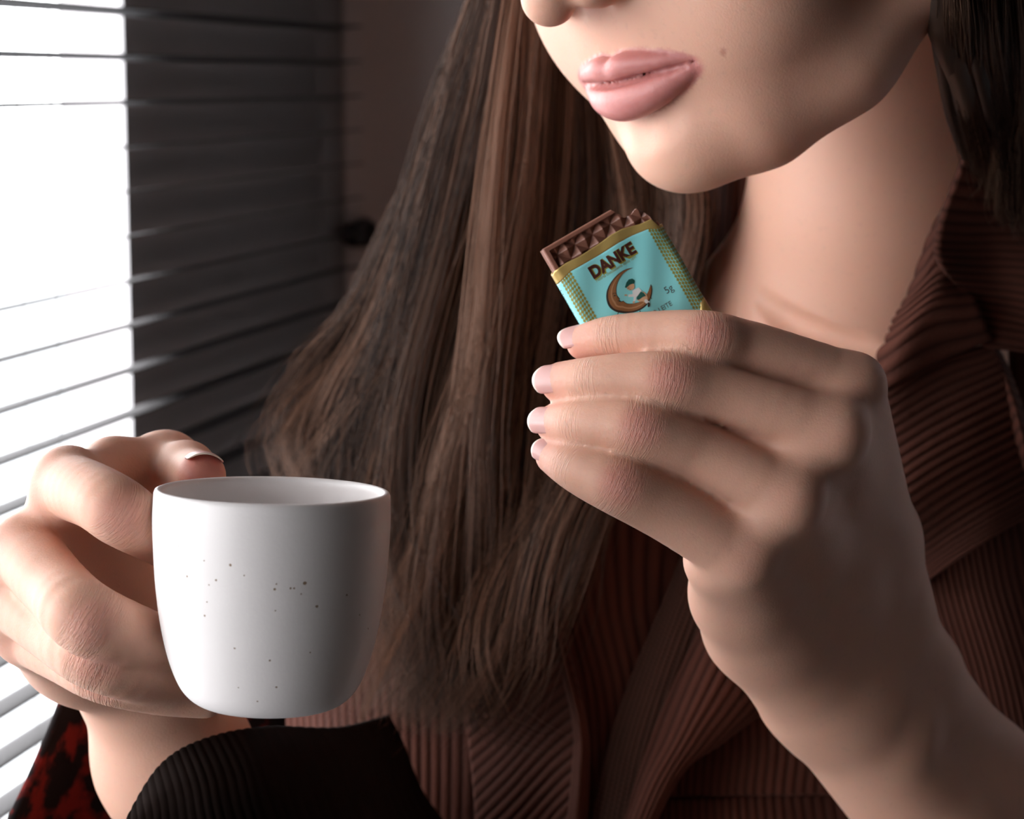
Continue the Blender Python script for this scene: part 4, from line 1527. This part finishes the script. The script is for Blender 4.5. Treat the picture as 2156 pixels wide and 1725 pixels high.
def locks(guides, n, rad, segs=30, seed=3, tone=(0.05, 0.35), jz=10, keep=(0.6, 0.85)):
    rg = np.random.default_rng(seed)
    G = np.stack([catmull(np.array([cs(*q) for q in g]), segs) for g in guides])
    ng = len(guides)
    V, Fs, T_ = [], [], []
    m_ = 8
    for k in range(n):
        t = (k + rg.random()) / n * (ng - 1)
        cut = rg.uniform(*keep)
        i = min(int(t), ng - 2); f = t - i
        C = G[i] * (1 - f) + G[i + 1] * f
        kk_ = np.linspace(0, (segs - 1) * cut, segs)
        C = np.stack([np.interp(kk_, np.arange(segs), C[:, a]) for a in range(3)], 1)
        C = C + np.array([0, 0, 14 + rg.normal(0, jz)])
        C[:, 0] += 5 * np.sin(rg.uniform(0, 6.28) + np.linspace(0, 5, segs)) * np.linspace(0, 1, segs)
        T = np.gradient(C, axis=0); T /= np.linalg.norm(T, axis=1, keepdims=True)
        A = np.cross(T, [0, 0, 1.0]); A /= np.linalg.norm(A, axis=1, keepdims=True)
        Bn = np.cross(T, A)
        s = np.linspace(0, 1, segs)
        r_ = rad * rg.uniform(0.7, 1.2) * (1 - 0.93 * s ** 3)
        base = len(V) * 0 + sum(len(x) for x in V)
        ring_ = np.stack([C + (r_[:, None]) * (A * math.cos(a) + 0.6 * Bn * math.sin(a)) for a in np.linspace(0, 6.283, m_, endpoint=False)], 1)
        V.append(ring_.reshape(-1, 3))
        a, b = np.meshgrid(np.arange(segs - 1), np.arange(m_), indexing='ij')
        b2 = (b + 1) % m_
        Fs.append((np.stack([a * m_ + b, a * m_ + b2, (a + 1) * m_ + b2, (a + 1) * m_ + b], -1).reshape(-1, 4)) + base)
        T_.append(np.full(segs * m_, rg.uniform(*tone)))
    return np.concatenate(V), np.concatenate(Fs), np.concatenate(T_)


GL = [
    [(1030, -60, 815), (965, 130, 835), (895, 380, 850), (815, 590, 858), (690, 750, 858), (632, 870, 850), (660, 1000, 842), (760, 1200, 832)],
    [(1030, -60, 805), (955, 180, 818), (885, 450, 826), (805, 690, 828), (710, 850, 824), (665, 990, 816), (720, 1200, 806), (800, 1400, 800)],
    [(1060, -60, 800), (1000, 230, 806), (935, 500, 808), (850, 740, 808), (790, 940, 806), (780, 1150, 800), (820, 1350, 795), (850, 1500, 790)],
    [(1090, -50, 800), (1050, 280, 802), (1000, 580, 802), (940, 830, 798), (890, 1040, 795), (860, 1240, 790), (850, 1400, 788), (820, 1560, 786)],
    [(1130, 0, 805), (1105, 330, 808), (1075, 600, 806), (1045, 840, 802), (1010, 1040, 797), (955, 1240, 792), (910, 1400, 788), (860, 1540, 786)],
    [(1180, 80, 820), (1175, 380, 818), (1160, 640, 814), (1120, 880, 809), (1070, 1090, 800), (1000, 1290, 794), (940, 1440, 790), (900, 1560, 786)],
    [(1250, 180, 835), (1270, 420, 832), (1250, 680, 826), (1190, 900, 818), (1110, 1110, 808), (1040, 1290, 800), (980, 1430, 795), (930, 1540, 790)],
    [(1300, 200, 830), (1340, 430, 822), (1320, 690, 815), (1240, 900, 808), (1140, 1110, 802), (1070, 1290, 798), (1000, 1420, 796), (960, 1520, 792)],
    [(1380, 240, 820), (1440, 440, 806), (1420, 700, 805), (1330, 900, 805), (1210, 1100, 805), (1120, 1260, 803), (1050, 1390, 800), (1000, 1500, 796)],
    [(1420, 260, 850), (1490, 460, 806), (1340, 700, 838), (1270, 920, 828), (1170, 1110, 816), (1090, 1270, 806), (1030, 1400, 800), (980, 1500, 794)],
]
GR = [
    [(1985, -60, 640), (1998, 60, 652), (2025, 200, 700), (2068, 340, 745), (2090, 420, 757)],
    [(2030, -60, 640), (2045, 80, 655), (2065, 230, 705), (2090, 390, 748), (2105, 470, 757)],
    [(2090, -60, 645), (2100, 100, 662), (2110, 260, 710), (2125, 430, 748), (2135, 500, 758)],
    [(2150, -60, 655), (2155, 100, 670), (2160, 280, 715), (2170, 450, 750), (2175, 520, 758)],
    [(2230, -60, 675), (2235, 100, 690), (2240, 280, 725), (2245, 450, 752), (2250, 520, 760)],
]
hv, hf, ht = locks(GL, 40, 5.0, tone=(0.0, 0.12))
hair = mesh_obj('hair', w_from_c(hv), hf, M_HAIR, person, True, {'tone': ht})
tag(hair, 'long loose brown hair', kind='stuff')
parts_ = [strands(GL, 5600, 'x', seed=5, tone=(0.0, 0.95), segs=26, wave=12.0, jz=16, jx=16, rad=0.14),
          strands([[(950, 150, 838), (890, 340, 848), (840, 540, 856), (730, 710, 860), (655, 810, 856), (640, 940, 850)],
                   [(930, 330, 842), (870, 520, 848), (785, 680, 850), (705, 800, 848), (660, 900, 846), (680, 1020, 842)],
                   [(900, 420, 840), (830, 600, 842), (790, 760, 840), (700, 880, 838), (660, 980, 836), (700, 1100, 832)]],
                  520, 'x', seed=15, tone=(0.1, 1.0), segs=22, wave=8.0, jz=8, jx=16, rad=0.13, short=0.5, flyp=0.35),
          strands([[(1010, 950, 792), (950, 1200, 784), (880, 1340, 780), (860, 1470, 777), (910, 1570, 776)],
                   [(1030, 1000, 792), (990, 1220, 784), (940, 1380, 779), (950, 1500, 776), (1060, 1560, 775)],
                   [(1060, 1080, 794), (1075, 1300, 784), (1090, 1430, 778), (1130, 1540, 774), (1190, 1610, 770)]],
                  90, 'x', seed=16, tone=(0.05, 0.5), segs=22, wave=8.0, jz=3, jx=16, rad=0.13, short=0.3, flyp=0.3)]
nv0, sv, sf, st = 0, [], [], []
for a_, b_, c_ in parts_:
    sv.append(a_); sf.append(b_ + nv0); st.append(c_); nv0 += len(a_)
sv, sf, st = np.concatenate(sv), np.concatenate(sf), np.concatenate(st)
tag(mesh_obj('hair_strands', w_from_c(sv), sf, M_HAIR, hair, True, {'tone': st}), kind='stuff')
hv, hf, ht = locks(GR, 14, 6.0, seed=9, tone=(0.0, 0.15), jz=4, keep=(0.8, 1.0))
h2 = mesh_obj('hair', w_from_c(hv), hf, M_HAIR, person, True, {'tone': ht})
tag(h2, 'dark hair hanging at the right of the neck', kind='stuff')
sv, sf, st = strands(GR, 1100, 'x', seed=6, tone=(0.0, 0.5), jz=6, jx=10, wave=2.5, rad=0.11, short=0.2, flyp=0.04)
tag(mesh_obj('hair_strands', w_from_c(sv), sf, M_HAIR, h2, True, {'tone': st}), kind='stuff')

print('TRIANGLES', sum(len(o.data.loops) - 2 * len(o.data.polygons) for o in COL.objects if o.type == 'MESH'))
